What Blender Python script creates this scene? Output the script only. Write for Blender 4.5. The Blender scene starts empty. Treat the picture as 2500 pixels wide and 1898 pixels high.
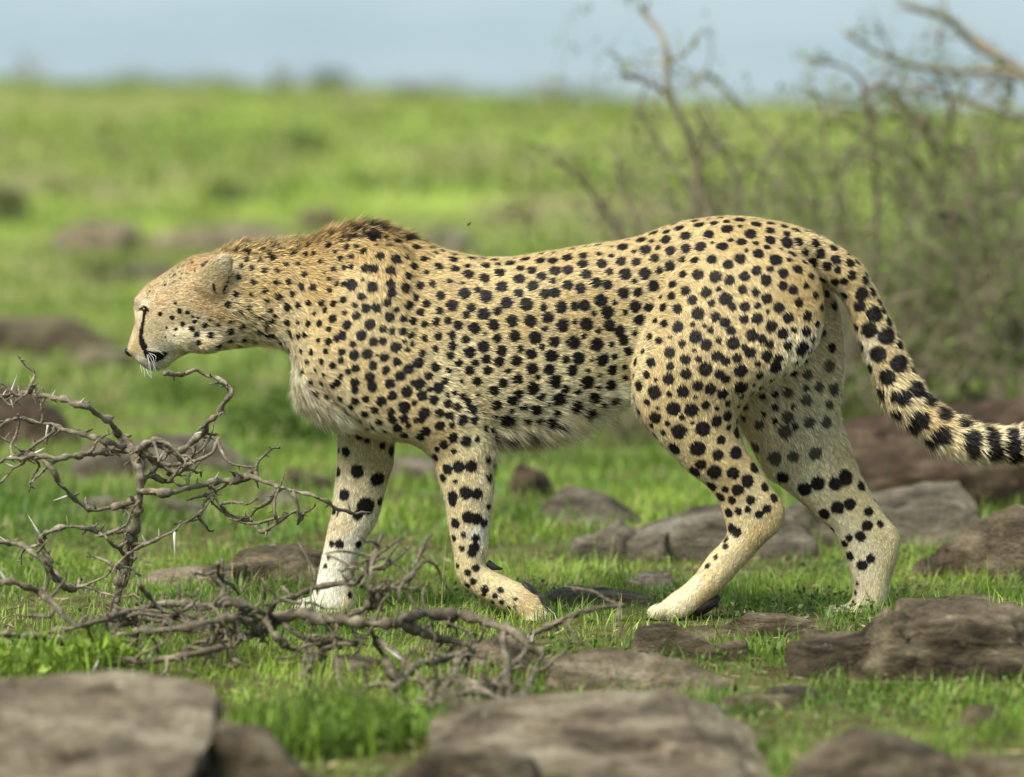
import bpy, bmesh, math, random
import numpy as np
from mathutils import Vector
from mathutils.bvhtree import BVHTree
from mathutils.kdtree import KDTree

random.seed(7)
rng = np.random.default_rng(7)
scene = bpy.context.scene
COL = scene.collection

# ------------------------------------------------------------------ camera
F = 10400.0                      # focal length in photo pixels (photo 2500 x 1898)
CAM_Y, CAM_H, HORIZON = -8.0, 0.970, 255.0
PITCH = math.atan((949 - HORIZON) / F)
cam_data = bpy.data.cameras.new('camera')
cam_data.sensor_width = 36.0
cam_data.lens = F * 36.0 / 2500.0
cam_data.clip_start = 0.1
cam_data.clip_end = 2000
cam_data.dof.use_dof = True
cam_data.dof.focus_distance = 7.92
cam_data.dof.aperture_fstop = 2.55
cam = bpy.data.objects.new('camera', cam_data)
cam.location = (0, CAM_Y, CAM_H)
cam.rotation_euler = (math.pi / 2 - PITCH, 0, 0)
COL.objects.link(cam)
scene.camera = cam

# ------------------------------------------------------------------ sky
SUN_ELEV, SUN_AZ = math.radians(52), math.radians(228)   # azimuth clockwise from +y: behind the camera, left
world = bpy.data.worlds.new('World')
scene.world = world
world.use_nodes = True
nt = world.node_tree
nt.nodes.clear()
out = nt.nodes.new('ShaderNodeOutputWorld')
bg = nt.nodes.new('ShaderNodeBackground')
sky = nt.nodes.new('ShaderNodeTexSky')
sky.sky_type = 'NISHITA'
sky.sun_disc = False
sky.sun_elevation = SUN_ELEV
sky.sun_rotation = SUN_AZ
sky.dust_density = 0.6
sky.ozone_density = 2.0
tc = nt.nodes.new('ShaderNodeTexCoord')
mp = nt.nodes.new('ShaderNodeMapping')
mp.inputs['Scale'].default_value = (9, 9, 42)
nz = nt.nodes.new('ShaderNodeTexNoise')
nz.inputs['Scale'].default_value = 1.0
nz.inputs['Detail'].default_value = 3
ramp = nt.nodes.new('ShaderNodeValToRGB')
ramp.color_ramp.elements[0].position = 0.30
ramp.color_ramp.elements[0].color = (2.6, 3.7, 4.4, 1)
ramp.color_ramp.elements[1].position = 0.72
ramp.color_ramp.elements[1].color = (3.7, 4.65, 5.15, 1)
mix = nt.nodes.new('ShaderNodeMix')
mix.data_type = 'RGBA'
mix.inputs[0].default_value = 0.85        # thin high cloud over the whole sky
nt.links.new(tc.outputs['Generated'], mp.inputs['Vector'])
nt.links.new(mp.outputs['Vector'], nz.inputs['Vector'])
nt.links.new(nz.outputs['Fac'], ramp.inputs['Fac'])
nt.links.new(sky.outputs['Color'], mix.inputs[6])
nt.links.new(ramp.outputs['Color'], mix.inputs[7])
nt.links.new(mix.outputs[2], bg.inputs['Color'])
bg.inputs['Strength'].default_value = 0.088
nt.links.new(bg.outputs['Background'], out.inputs['Surface'])

sun_data = bpy.data.lights.new('sun', 'SUN')
sun_data.energy = 4.1
sun_data.angle = math.radians(34)
sun_data.color = (1.0, 0.955, 0.86)
sun = bpy.data.objects.new('sun', sun_data)
COL.objects.link(sun)
sd = Vector((math.sin(SUN_AZ) * math.cos(SUN_ELEV), math.cos(SUN_AZ) * math.cos(SUN_ELEV), math.sin(SUN_ELEV)))
sun.rotation_euler = sd.to_track_quat('Z', 'Y').to_euler()
sun.location = (0, 0, 20)

scene.view_settings.view_transform = 'Standard'
scene.view_settings.look = 'None'
scene.view_settings.gamma = 1.0
scene.view_settings.exposure = 0.80
scene.view_settings.use_curve_mapping = False

# ------------------------------------------------------------------ pixel <-> place
CP, SP = math.cos(PITCH), math.sin(PITCH)

def ray(px, py):
    u = (px - 1250.0) / F
    v = (949.0 - py) / F
    return (u, CP + v * SP, -SP + v * CP)

def at(px, py, Y):
    """point seen at photo pixel (px, py) that stands at depth Y"""
    d = ray(px, py)
    s = (Y - CAM_Y) / d[1]
    return np.array((d[0] * s, Y, CAM_H + d[2] * s))

def mpp(Y):
    return (Y - CAM_Y) / F          # metres per photo pixel at depth Y

# ------------------------------------------------------------------ noise (numpy)
_perm = np.random.default_rng(3).permutation(256)
_perm = np.concatenate([_perm, _perm, _perm])
_val = np.random.default_rng(5).random(256)

def vnoise(p):
    p = np.asarray(p, float)
    i = np.floor(p).astype(int)
    f = p - i
    f = f * f * (3 - 2 * f)
    i &= 255
    r = 0
    for dx in (0, 1):
        for dy in (0, 1):
            for dz in (0, 1):
                h = _perm[_perm[_perm[(i[..., 0] + dx) & 255] + ((i[..., 1] + dy) & 255)] + ((i[..., 2] + dz) & 255)]
                w = (f[..., 0] if dx else 1 - f[..., 0]) * (f[..., 1] if dy else 1 - f[..., 1]) * (f[..., 2] if dz else 1 - f[..., 2])
                r = r + w * _val[h]
    return r

def fbm(p, octaves=4, gain=0.5):
    p = np.asarray(p, float)
    a, s, t = 1.0, 0.0, 0.0
    for k in range(octaves):
        s = s + a * vnoise(p + 17.3 * k)
        t += a
        a *= gain
        p = p * 2.03
    return s / t

# ------------------------------------------------------------------ mesh helpers
def mesh_arrays(name, verts, faces, colors=None, smooth=True, attr='Col'):
    """faces: list of int arrays, each (n, k)"""
    me = bpy.data.meshes.new(name)
    verts = np.asarray(verts, np.float32)
    me.vertices.add(len(verts))
    me.vertices.foreach_set('co', verts.ravel())
    nl = sum(f.size for f in faces)
    nf = sum(len(f) for f in faces)
    me.loops.add(nl)
    me.polygons.add(nf)
    me.loops.foreach_set('vertex_index', np.concatenate([f.ravel() for f in faces]).astype(np.int32))
    tot = np.concatenate([np.full(len(f), f.shape[1], np.int32) for f in faces])
    start = np.concatenate([[0], np.cumsum(tot)[:-1]]).astype(np.int32)
    me.polygons.foreach_set('loop_start', start)
    me.polygons.foreach_set('loop_total', tot)
    if smooth:
        me.polygons.foreach_set('use_smooth', np.ones(nf, bool))
    me.update(calc_edges=True)
    if colors is not None:
        a = me.attributes.new(attr, 'FLOAT_COLOR', 'POINT')
        c = np.ones((len(verts), 4), np.float32)
        c[:, :3] = colors
        a.data.foreach_set('color', c.ravel())
    return me

def link(name, me, mat=None, parent=None, loc=None):
    o = bpy.data.objects.new(name, me)
    COL.objects.link(o)
    if me is not None and mat is not None and not me.materials:
        me.materials.append(mat)
    if parent is not None:
        o.parent = parent
    if loc is not None:
        o.location = loc
    return o

def tag(o, label=None, cat=None, group=None, kind=None):
    if label: o['label'] = label
    if cat: o['category'] = cat
    if group: o['group'] = group
    if kind: o['kind'] = kind
    return o

def empty(name, loc):
    o = bpy.data.objects.new(name, None)
    o.empty_display_size = 0.1
    COL.objects.link(o)
    o.location = loc
    return o

def tube(points, radii, sides=6, cap=True):
    P = np.asarray(points, float)
    R = np.asarray(radii, float)
    n = len(P)
    T = np.gradient(P, axis=0)
    T /= np.linalg.norm(T, axis=1)[:, None] + 1e-9
    ref = np.array((0.13, 0.31, 0.94))
    if abs(np.dot(T.mean(0), ref)) > 0.9:
        ref = np.array((0.9, 0.3, 0.1))
    A = np.cross(T, ref); A /= np.linalg.norm(A, axis=1)[:, None] + 1e-9
    B = np.cross(T, A)
    th = np.linspace(0, 2 * math.pi, sides, endpoint=False)
    V = P[:, None, :] + R[:, None, None] * (np.cos(th)[None, :, None] * A[:, None, :] + np.sin(th)[None, :, None] * B[:, None, :])
    V = V.reshape(-1, 3)
    i = np.arange(n - 1)[:, None] * sides
    j = np.arange(sides)[None, :]
    k = (j + 1) % sides
    Q = np.stack([i + j, i + k, i + sides + k, i + sides + j], -1).reshape(-1, 4)
    tris = np.zeros((0, 3), int)
    if cap:
        V = np.vstack([V, P[0] - T[0] * R[0] * 0.4, P[-1] + T[-1] * R[-1] * 0.8])
        a, b = n * sides, n * sides + 1
        jj = np.arange(sides); kk = (jj + 1) % sides
        t1 = np.stack([kk, jj, np.full(sides, a)], -1)
        t2 = np.stack([(n - 1) * sides + jj, (n - 1) * sides + kk, np.full(sides, b)], -1)
        tris = np.vstack([t1, t2])
    return V, Q, tris

def merge(parts):
    """parts: list of (V, Q, T)"""
    V, Q, T, o = [], [], [], 0
    for v, q, t in parts:
        V.append(v); Q.append(q + o); T.append(t + o); o += len(v)
    return np.vstack(V), np.vstack(Q), np.vstack(T)

def tube_mesh(name, parts):
    V, Q, T = merge(parts)
    fs = [f for f in (Q, T) if len(f)]
    return mesh_arrays(name, V, fs)

def catmull(P, per=6):
    P = np.asarray(P, float)
    if len(P) < 3:
        t = np.linspace(0, 1, per + 1)[:, None]
        return P[0] * (1 - t) + P[-1] * t
    E = np.vstack([2 * P[0] - P[1], P, 2 * P[-1] - P[-2]])
    o = []
    for i in range(1, len(E) - 2):
        p0, p1, p2, p3 = E[i - 1], E[i], E[i + 1], E[i + 2]
        for t in np.linspace(0, 1, per, endpoint=False):
            o.append(0.5 * (2 * p1 + (p2 - p0) * t + (2 * p0 - 5 * p1 + 4 * p2 - p3) * t * t + (3 * p1 - p0 - 3 * p2 + p3) * t ** 3))
    o.append(P[-1])
    return np.array(o)

# ------------------------------------------------------------------ materials
def new_mat(name):
    m = bpy.data.materials.new(name)
    m.use_nodes = True
    return m, m.node_tree, m.node_tree.nodes['Principled BSDF']

def node(nt, typ, **kw):
    n = nt.nodes.new(typ)
    for k, v in kw.items():
        setattr(n, k, v)
    return n

def noise_node(nt, vec, scale, detail=4, rough=0.55, dist=0.0):
    n = node(nt, 'ShaderNodeTexNoise')
    n.inputs['Scale'].default_value = scale
    n.inputs['Detail'].default_value = detail
    n.inputs['Roughness'].default_value = rough
    n.inputs['Distortion'].default_value = dist
    if vec is not None:
        nt.links.new(vec, n.inputs['Vector'])
    return n

def ramp_node(nt, fac, stops):
    r = node(nt, 'ShaderNodeValToRGB')
    els = r.color_ramp.elements
    while len(els) < len(stops):
        els.new(0.5)
    for e, (p, c) in zip(els, stops):
        e.position = p
        e.color = (*c, 1) if len(c) == 3 else c
    nt.links.new(fac, r.inputs['Fac'])
    return r

def mix_node(nt, fac, a, b, blend='MIX'):
    m = node(nt, 'ShaderNodeMix', data_type='RGBA', blend_type=blend)
    for s, v in ((0, fac), (6, a), (7, b)):
        if isinstance(v, (int, float)):
            m.inputs[s].default_value = v
        elif isinstance(v, tuple):
            m.inputs[s].default_value = (*v, 1)
        else:
            nt.links.new(v, m.inputs[s])
    return m.outputs[2]

def attr_mat(name, rough=0.6, translucent=0.0, spec=0.3, attr='Col', sheen=0.0):
    m, nt, p = new_mat(name)
    a = node(nt, 'ShaderNodeAttribute', attribute_name=attr)
    nt.links.new(a.outputs['Color'], p.inputs['Base Color'])
    p.inputs['Roughness'].default_value = rough
    p.inputs['Specular IOR Level'].default_value = spec
    p.inputs['Sheen Weight'].default_value = sheen
    if translucent:
        t = node(nt, 'ShaderNodeBsdfTranslucent')
        nt.links.new(a.outputs['Color'], t.inputs['Color'])
        mx = node(nt, 'ShaderNodeMixShader')
        mx.inputs[0].default_value = translucent
        nt.links.new(p.outputs['BSDF'], mx.inputs[1])
        nt.links.new(t.outputs['BSDF'], mx.inputs[2])
        nt.links.new(mx.outputs[0], nt.nodes['Material Output'].inputs['Surface'])
    return m

def plain_mat(name, color, rough=0.5, spec=0.4):
    m, nt, p = new_mat(name)
    tc = node(nt, 'ShaderNodeTexCoord')
    n = noise_node(nt, tc.outputs['Object'], 60)
    r = ramp_node(nt, n.outputs['Fac'], [(0.3, tuple(c * 0.7 for c in color)), (0.7, tuple(min(1, c * 1.25) for c in color))])
    nt.links.new(r.outputs['Color'], p.inputs['Base Color'])
    p.inputs['Roughness'].default_value = rough
    p.inputs['Specular IOR Level'].default_value = spec
    return m

def rock_mat(name, dark, mid, light, scale=1.0):
    m, nt, p = new_mat(name)
    tc = node(nt, 'ShaderNodeTexCoord')
    oi = node(nt, 'ShaderNodeObjectInfo')
    ad = node(nt, 'ShaderNodeVectorMath', operation='ADD')
    mu = node(nt, 'ShaderNodeVectorMath', operation='SCALE')
    cx = node(nt, 'ShaderNodeCombineXYZ')
    for i in range(3):
        nt.links.new(oi.outputs['Random'], cx.inputs[i])
    nt.links.new(cx.outputs[0], mu.inputs[0]); mu.inputs['Scale'].default_value = 40
    nt.links.new(tc.outputs['Object'], ad.inputs[0]); nt.links.new(mu.outputs[0], ad.inputs[1])
    mpn = node(nt, 'ShaderNodeMapping'); mpn.inputs['Scale'].default_value = (1, 1, 2.6); mpn.inputs['Rotation'].default_value = (.12, .16, 0)
    nt.links.new(ad.outputs[0], mpn.inputs['Vector'])
    v = mpn.outputs[0]
    n1 = noise_node(nt, v, 9 * scale, 6, 0.62, 0.4)
    n2 = noise_node(nt, v, 95 * scale, 6, 0.72)
    n3 = noise_node(nt, v, 22 * scale, 4, 0.6, 0.3)
    r1 = ramp_node(nt, n1.outputs['Fac'], [(0.36, dark), (0.5, mid), (0.64, light)])
    r2 = ramp_node(nt, n2.outputs['Fac'], [(0.33, (0.38, 0.36, 0.33)), (0.48, (0.9, 0.9, 0.9)), (0.66, (1.35, 1.33, 1.28))])
    c = mix_node(nt, 0.8, r1.outputs['Color'], r2.outputs['Color'], 'MULTIPLY')
    # pale lichen flecks
    r3 = ramp_node(nt, n3.outputs['Fac'], [(0.66, (0, 0, 0)), (0.74, (1, 1, 1))])
    c = mix_node(nt, r3.outputs['Color'], c, tuple(min(1, x * 1.6 + 0.03) for x in light))
    nt.links.new(c, p.inputs['Base Color'])
    p.inputs['Roughness'].default_value = 0.85
    p.inputs['Specular IOR Level'].default_value = 0.25
    b = node(nt, 'ShaderNodeBump')
    b.inputs['Strength'].default_value = 1.0
    b.inputs['Distance'].default_value = 0.016
    sm = node(nt, 'ShaderNodeMath', operation='ADD')
    nt.links.new(n2.outputs['Fac'], sm.inputs[0]); nt.links.new(n3.outputs['Fac'], sm.inputs[1])
    nt.links.new(sm.outputs[0], b.inputs['Height'])
    nt.links.new(b.outputs['Normal'], p.inputs['Normal'])
    return m

# ------------------------------------------------------------------ ground
def sstep(a, b, x):
    t = np.clip((x - a) / (b - a), 0, 1)
    return t * t * (3 - 2 * t)

def ground_h(x, y):
    x = np.asarray(x, float); y = np.asarray(y, float)
    z = sstep(6, 75, y) * (1.10 - 0.031 * np.clip(x, -40, 40))
    z = z - 0.03 * np.clip(y - 78, 0, 1e9)
    p = np.stack([x, y, np.zeros_like(x)], -1)
    near = 1 + 3 * sstep(4, 30, y)
    z = z + (fbm(p * 1.7 + 3.1, 3) - 0.5) * 0.05 * near + (fbm(p * 0.35 + 9.0, 2) - 0.5) * 0.10 * sstep(2, 14, y) * 2
    return z

def ground_at(px, py):
    """where the ray of a pixel meets the ground"""
    d = ray(px, py)
    z = 0.0
    for _ in range(14):
        t = min(max((z - CAM_H) / d[2] if d[2] < -1e-4 else 90.0, 3.0), 90.0)
        x, y = d[0] * t, CAM_Y + d[1] * t
        z = 0.5 * z + 0.5 * float(ground_h(x, y))
    return x, y

def spaced(lo, hi, dense_lo, dense_hi, step, grow=1.09):
    a = list(np.arange(dense_lo, dense_hi + 1e-6, step))
    s, v = step, a[-1]
    while v < hi:
        s *= grow; v += s; a.append(v)
    s, v = step, a[0]
    while v > lo:
        s *= grow; v -= s; a.insert(0, v)
    return np.array(a)

gx = spaced(-500, 500, -2.2, 2.2, 0.045)
gy = spaced(-40, 900, -3.4, 3.5, 0.045, 1.045)
GX, GY = np.meshgrid(gx, gy)
GZ = ground_h(GX, GY)
nv, nu = GX.shape
idx = np.arange(nu * nv).reshape(nv, nu)
quads = np.stack([idx[:-1, :-1], idx[:-1, 1:], idx[1:, 1:], idx[1:, :-1]], -1).reshape(-1, 4)
me = mesh_arrays('ground', np.stack([GX, GY, GZ], -1).reshape(-1, 3), [quads])
m, nt, p = new_mat('meadow_ground')
tc = node(nt, 'ShaderNodeTexCoord')
v = tc.outputs['Object']
n1 = noise_node(nt, v, 1.3, 5, 0.6)
n2 = noise_node(nt, v, 14, 4, 0.6)
n3 = noise_node(nt, v, 0.33, 4, 0.6, 0.6)
soil = ramp_node(nt, n2.outputs['Fac'], [(0.35, (0.05, 0.038, 0.02)), (0.5, (0.085, 0.075, 0.03)), (0.65, (0.12, 0.13, 0.04))])
turf = ramp_node(nt, n1.outputs['Fac'], [(0.30, (0.11, 0.13, 0.035)), (0.45, (0.18, 0.235, 0.04)), (0.58, (0.24, 0.325, 0.05)), (0.72, (0.29, 0.35, 0.08))])
dry = ramp_node(nt, n3.outputs['Fac'], [(0.44, (0, 0, 0)), (0.56, (0.8, 0.8, 0.8))])
turf2 = mix_node(nt, dry.outputs['Color'], turf.outputs['Color'], (0.21, 0.185, 0.09))
sx = node(nt, 'ShaderNodeSeparateXYZ'); nt.links.new(v, sx.inputs[0])
mr = node(nt, 'ShaderNodeMapRange')
mr.inputs['From Min'].default_value = 2; mr.inputs['From Max'].default_value = 14
nt.links.new(sx.outputs['Y'], mr.inputs['Value'])
c = mix_node(nt, mr.outputs[0], soil.outputs['Color'], turf2)
nt.links.new(c, p.inputs['Base Color'])
p.inputs['Roughness'].default_value = 0.95
p.inputs['Specular IOR Level'].default_value = 0.1
b = node(nt, 'ShaderNodeBump'); b.inputs['Strength'].default_value = 0.6; b.inputs['Distance'].default_value = 0.03
nt.links.new(n2.outputs['Fac'], b.inputs['Height']); nt.links.new(b.outputs['Normal'], p.inputs['Normal'])
tag(link('ground', me, m), 'green meadow ground with bare soil patches', 'ground', kind='structure')
# ------------------------------------------------------------------ cheetah
def conv(ox, oy, s):
    return lambda x, y: (ox + x * s, oy + y * s)
R1 = conv(280, 500, 800 / 2212); R2 = conv(700, 500, 800 / 2066); R3 = conv(1400, 480, 800 / 2066)
R4 = conv(680, 950, 800 / 2066); R5 = conv(1480, 950, 1020 / 2212); RH = conv(290, 580, 400 / 1919)
RT = conv(1900, 600, 600 / 1679)

loft_V, loft_F, loft_n = [], [], 0
axis_pts = []          # (position, flow direction, mean radius)

def loft(rows, per=5, ring=28, p=2.2, shrink=5.0, flow=1):
    """rows: (ax, ay, bx, by, half width, depth) - two outline points in photo pixels each"""
    global loft_n
    C, A, W = [], [], []
    for ax, ay, bx, by, w, yc in rows:
        a = at(ax, ay, yc); b = at(bx, by, yc)
        c = (a + b) / 2; h = (b - a) / 2
        L = np.linalg.norm(h)
        h *= max(0.3, (L - shrink * mpp(0)) / L)
        C.append(c); A.append(h); W.append([w])
    C = catmull(C, per); A = catmull(A, per); W = catmull(W, per)[:, 0]
    th = np.linspace(0, 2 * math.pi, ring, endpoint=False)
    cs, sn = np.cos(th), np.sin(th)
    cs = np.sign(cs) * np.abs(cs) ** (2 / p); sn = np.sign(sn) * np.abs(sn) ** (2 / p)
    V = C[:, None, :] + cs[None, :, None] * A[:, None, :] + sn[None, :, None] * (W[:, None, None] * np.array((0, 1, 0)))
    n = len(C)
    V = V.reshape(-1, 3)
    d0 = (C[0] - C[1]); d0 /= np.linalg.norm(d0); d1 = C[-1] - C[-2]; d1 /= np.linalg.norm(d1)
    V = np.vstack([V, C[0] + d0 * W[0] * 0.3, C[-1] + d1 * W[-1] * 0.35])
    for i in range(n - 1):
        for j in range(ring):
            k = (j + 1) % ring
            loft_F.append(tuple(loft_n + q for q in (i * ring + j, i * ring + k, (i + 1) * ring + k, (i + 1) * ring + j)))
    for j in range(ring):
        k = (j + 1) % ring
        loft_F.append(tuple(loft_n + q for q in (k, j, n * ring)))
        loft_F.append(tuple(loft_n + q for q in ((n - 1) * ring + j, (n - 1) * ring + k, n * ring + 1)))
    loft_V.append(V); loft_n += len(V)
    T = np.gradient(C, axis=0); T /= np.linalg.norm(T, axis=1)[:, None] + 1e-9
    for i in range(n):
        axis_pts.append((C[i], T[i] * flow, 0.5 * (np.linalg.norm(A[i]) + W[i])))

# trunk with neck: (top, bottom) outline pairs
loft([(569, 604, 600, 838, .068, 0), (620, 594, 640, 846, .068, 0), (689, 590, 690, 853, .072, 0), (750, 586, 716, 880, .082, 0),
      (804, 566, 721, 925, .093, 0), (860, 551, 728, 985, .103, 0), (915, 550, 775, 1028, .110, 0), (967, 563, 860, 1060, .114, 0),
      (1030, 586, 967, 1080, .118, 0), (1087, 608, 1060, 1088, .121, 0), (1165, 624, 1150, 1090, .124, 0), (1242, 626, 1242, 1088, .124, 0),
      (1319, 614, 1319, 1078, .121, 0), (1378, 605, 1390, 1058, .115, 0), (1436, 595, 1450, 1033, .107, 0), (1498, 587, 1510, 1000, .098, 0),
      (1555, 575, 1575, 955, .094, 0), (1632, 548, 1660, 910, .094, 0), (1690, 534, 1730, 870, .095, 0), (1795, 525, 1820, 800, .092, 0),
      (1903, 540, 1890, 740, .080, 0), (1975, 560, 1930, 690, .06, 0), (2030, 588, 1970, 670, .035, 0)], per=4, ring=40, shrink=3)
# head: crown / jaw pairs, from the neck to the nose
hp = [((1480, 60), (1560, 1280), .066), ((1150, 165), (1250, 1320), .074), ((900, 205), (1000, 1370), .076), ((700, 300), (840, 1360), .072),
      ((510, 430), (690, 1430), .066), ((340, 535), (560, 1535), .058), ((225, 660), (440, 1580), .048), ((172, 800), (350, 1565), .040),
      ((200, 930), (280, 1520), .034), ((160, 1080), (228, 1470), .031), ((112, 1220), (200, 1425), .027), ((90, 1295), (172, 1390), .020)]
loft([(*RH(*a), *RH(*b), w, 0) for a, b, w in hp], per=5, ring=32, shrink=3, flow=-1)
# ears
for sgn in (-1, 1):
    ep = [((820, 540), (1200, 760), .016), ((900, 430), (1250, 640), .014), ((1000, 325), (1295, 510), .012), ((1090, 240), (1325, 395), .010), ((1175, 192), (1340, 305), .008), ((1250, 178), (1330, 240), .005)]
    loft([(*RH(*a), *RH(*b), w, sgn * (.066 + .0035 * i)) for i, (a, b, w) in enumerate(ep)], per=4, ring=20, shrink=1)
# near foreleg with shoulder
loft([(885, 600, 1000, 606, .030, -.060), (810, 680, 1040, 690, .045, -.072), (765, 780, 1062, 795, .050, -.080), (757, 880, 1105, 870, .053, -.085),
      (805, 968, 1146, 940, .053, -.086), (900, 1046, 1182, 1000, .050, -.084), (1005, 1086, 1199, 1050, .045, -.080), (1052, 1122, 1205, 1097, .042, -.078),
      (1061, 1151, 1206, 1151, .040, -.078), (1075, 1198, 1208, 1198, .038, -.078), (1085, 1236, 1203, 1252, .035, -.078), (1092, 1287, 1197, 1298, .032, -.078),
      (1100, 1322, 1193, 1337, .030, -.078), (1106, 1360, 1187, 1368, .030, -.078), (1110, 1395, 1194, 1383, .030, -.078), (1125, 1426, 1225, 1402, .031, -.078),
      (1156, 1453, 1272, 1424, .034, -.078), (1199, 1480, 1304, 1440, .036, -.078), (1241, 1501, 1330, 1465, .037, -.078), (1280, 1524, 1350, 1498, .034, -.078), (1304, 1530, 1352, 1512, .022, -.078)], shrink=3)
# far foreleg
loft([(790, 900, 1000, 920, .045, .070), (800, 980, 990, 1000, .043, .072), (818, 1050, 970, 1060, .042, .074), (821, 1100, 966, 1095, .041, .075),
      (819, 1144, 963, 1136, .040, .075), (813, 1198, 948, 1180, .038, .075), (807, 1252, 935, 1235, .036, .075), (798, 1290, 918, 1285, .034, .075),
      (790, 1330, 898, 1315, .032, .075), (780, 1376, 880, 1360, .032, .075), (771, 1415, 868, 1400, .033, .075), (760, 1450, 868, 1440, .037, .075),
      (742, 1475, 874, 1470, .041, .075), (738, 1494, 868, 1496, .040, .075)], shrink=3)
# near hind leg
loft([(1700, 598, 1890, 590, .030, -.060), (1632, 664, 1985, 650, .048, -.074), (1594, 740, 2014, 735, .056, -.082), (1561, 825, 2005, 825, .060, -.088),
      (1542, 897, 1955, 888, .061, -.090), (1540, 957, 1892, 930, .058, -.088), (1553, 1008, 1832, 970, .054, -.086), (1590, 1060, 1805, 1030, .050, -.084),
      (1632, 1105, 1818, 1085, .046, -.082), (1678, 1153, 1849, 1134, .042, -.080), (1720, 1185, 1872, 1167, .038, -.078), (1750, 1222, 1890, 1194, .034, -.078),
      (1761, 1254, 1911, 1222, .031, -.078), (1770, 1282, 1920, 1248, .029, -.078), (1772, 1305, 1912, 1285, .028, -.078), (1757, 1328, 1890, 1308, .028, -.078),
      (1729, 1356, 1863, 1333, .028, -.078), (1710, 1383, 1835, 1365, .029, -.078), (1683, 1416, 1803, 1397, .031, -.078), (1655, 1439, 1775, 1430, .033, -.078),
      (1623, 1462, 1752, 1453, .035, -.078), (1602, 1487, 1722, 1480, .036, -.078), (1598, 1506, 1690, 1500, .034, -.078), (1603, 1514, 1660, 1514, .026, -.078)], shrink=3)
# far hind leg
loft([(1720, 640, 1990, 640, .040, .060), (1700, 760, 2046, 730, .052, .070), (1720, 850, 2060, 830, .056, .074), (1750, 930, 2062, 915, .055, .076),
      (1780, 1000, 2052, 985, .052, .076), (1815, 1060, 2058, 1040, .048, .076), (1845, 1120, 2080, 1095, .044, .076), (1870, 1165, 2098, 1148, .041, .076),
      (1900, 1185, 2121, 1190, .038, .076), (1945, 1220, 2144, 1231, .035, .076), (1990, 1262, 2167, 1264, .032, .076), (2024, 1290, 2190, 1291, .030, .076),
      (2042, 1320, 2201, 1312, .029, .076), (2055, 1343, 2199, 1342, .028, .076), (2066, 1374, 2190, 1379, .028, .076), (2075, 1402, 2176, 1416, .029, .076),
      (2079, 1434, 2171, 1448, .031, .076), (2075, 1466, 2162, 1480, .035, .076), (2040, 1492, 2155, 1495, .037, .076), (2030, 1510, 2150, 1510, .035, .076)], shrink=3)
# tail
loft([(1960, 565, 1940, 660, .045, 0), (2039, 594, 1990, 690, .042, 0), (2078, 619, 2030, 712, .040, 0), (2109, 648, 2057, 738, .037, 0), (2143, 712, 2072, 772, .034, 0),
      (2182, 788, 2093, 834, .034, 0), (2215, 859, 2114, 895, .034, 0), (2250, 938, 2150, 976, .035, 0), (2275, 970, 2190, 1026, .034, 0), (2304, 994, 2236, 1064, .034, 0),
      (2336, 1016, 2293, 1102, .034, 0), (2400, 1041, 2365, 1124, .034, .005), (2454, 1042, 2436, 1126, .034, .01), (2500, 1034, 2500, 1124, .034, .015),
      (2580, 1010, 2585, 1094, .032, .03), (2650, 965, 2680, 1038, .03, .05), (2705, 900, 2750, 955, .026, .07), (2730, 840, 2765, 860, .014, .08)], shrink=4)

def ball(px, py, Y, rx, ry, rz, tilt=0.0):
    global loft_n
    c = at(px, py, Y)
    bm = bmesh.new(); bmesh.ops.create_uvsphere(bm, u_segments=16, v_segments=10, radius=1)
    ct, st = math.cos(tilt), math.sin(tilt)
    loft_V.append(np.array([(c[0] + v.co.x * rx * ct + v.co.z * rz * st, c[1] + v.co.y * ry, c[2] - v.co.x * rx * st + v.co.z * rz * ct) for v in bm.verts]))
    for fc_ in bm.faces:
        loft_F.append(tuple(loft_n + v.index for v in fc_.verts))
    loft_n += len(bm.verts); bm.free()
for k in range(4):
    o_ = (k - 1.5) * .0185; fw = (1.5 - abs(k - 1.5)) * 6
    ball(1612 - fw, 1494, -.078 + o_, .022, .0105, .0155, -.25)
    ball(752 - fw, 1480, .075 + o_, .022, .0105, .016, -.2)
    ball(2045 - fw, 1496, .076 + o_, .022, .0105, .016, -.2)
    ball(1300 + fw, 1513, -.078 + o_, .023, .0105, .015, .5)
# brow and cheek
for sg in (-1, 1):
    ball(*RH(272, 770), sg * .024, .018, .016, .011, .5)
    ball(*RH(1000, 1180), sg * .042, .038, .030, .026, .2)
    ball(*RH(760, 1150), sg * .045, .040, .030, .032, .2)
    ball(*RH(300, 1400), sg * .016, .019, .017, .016, .3)

tmp = bpy.data.meshes.new('loft')
tmp.from_pydata(np.vstack(loft_V).tolist(), [], loft_F)
tmp_o = bpy.data.objects.new('loft', tmp)
COL.objects.link(tmp_o)
bm = bmesh.new(); bm.from_mesh(tmp); bmesh.ops.recalc_face_normals(bm, faces=bm.faces); bm.to_mesh(tmp); bm.free()
md = tmp_o.modifiers.new('remesh', 'REMESH')
md.mode = 'VOXEL'; md.voxel_size = 0.0048
dg = bpy.context.evaluated_depsgraph_get()
ev = tmp_o.evaluated_get(dg).to_mesh()
V = np.zeros(len(ev.vertices) * 3); ev.vertices.foreach_get('co', V); V = V.reshape(-1, 3)
L = np.zeros(len(ev.loops), np.int32); ev.loops.foreach_get('vertex_index', L)
QF = L.reshape(-1, 4)
E = np.zeros(len(ev.edges) * 2, np.int32); ev.edges.foreach_get('vertices', E); E = E.reshape(-1, 2)
tmp_o.evaluated_get(dg).to_mesh_clear()
bpy.data.objects.remove(tmp_o); bpy.data.meshes.remove(tmp)

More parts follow.
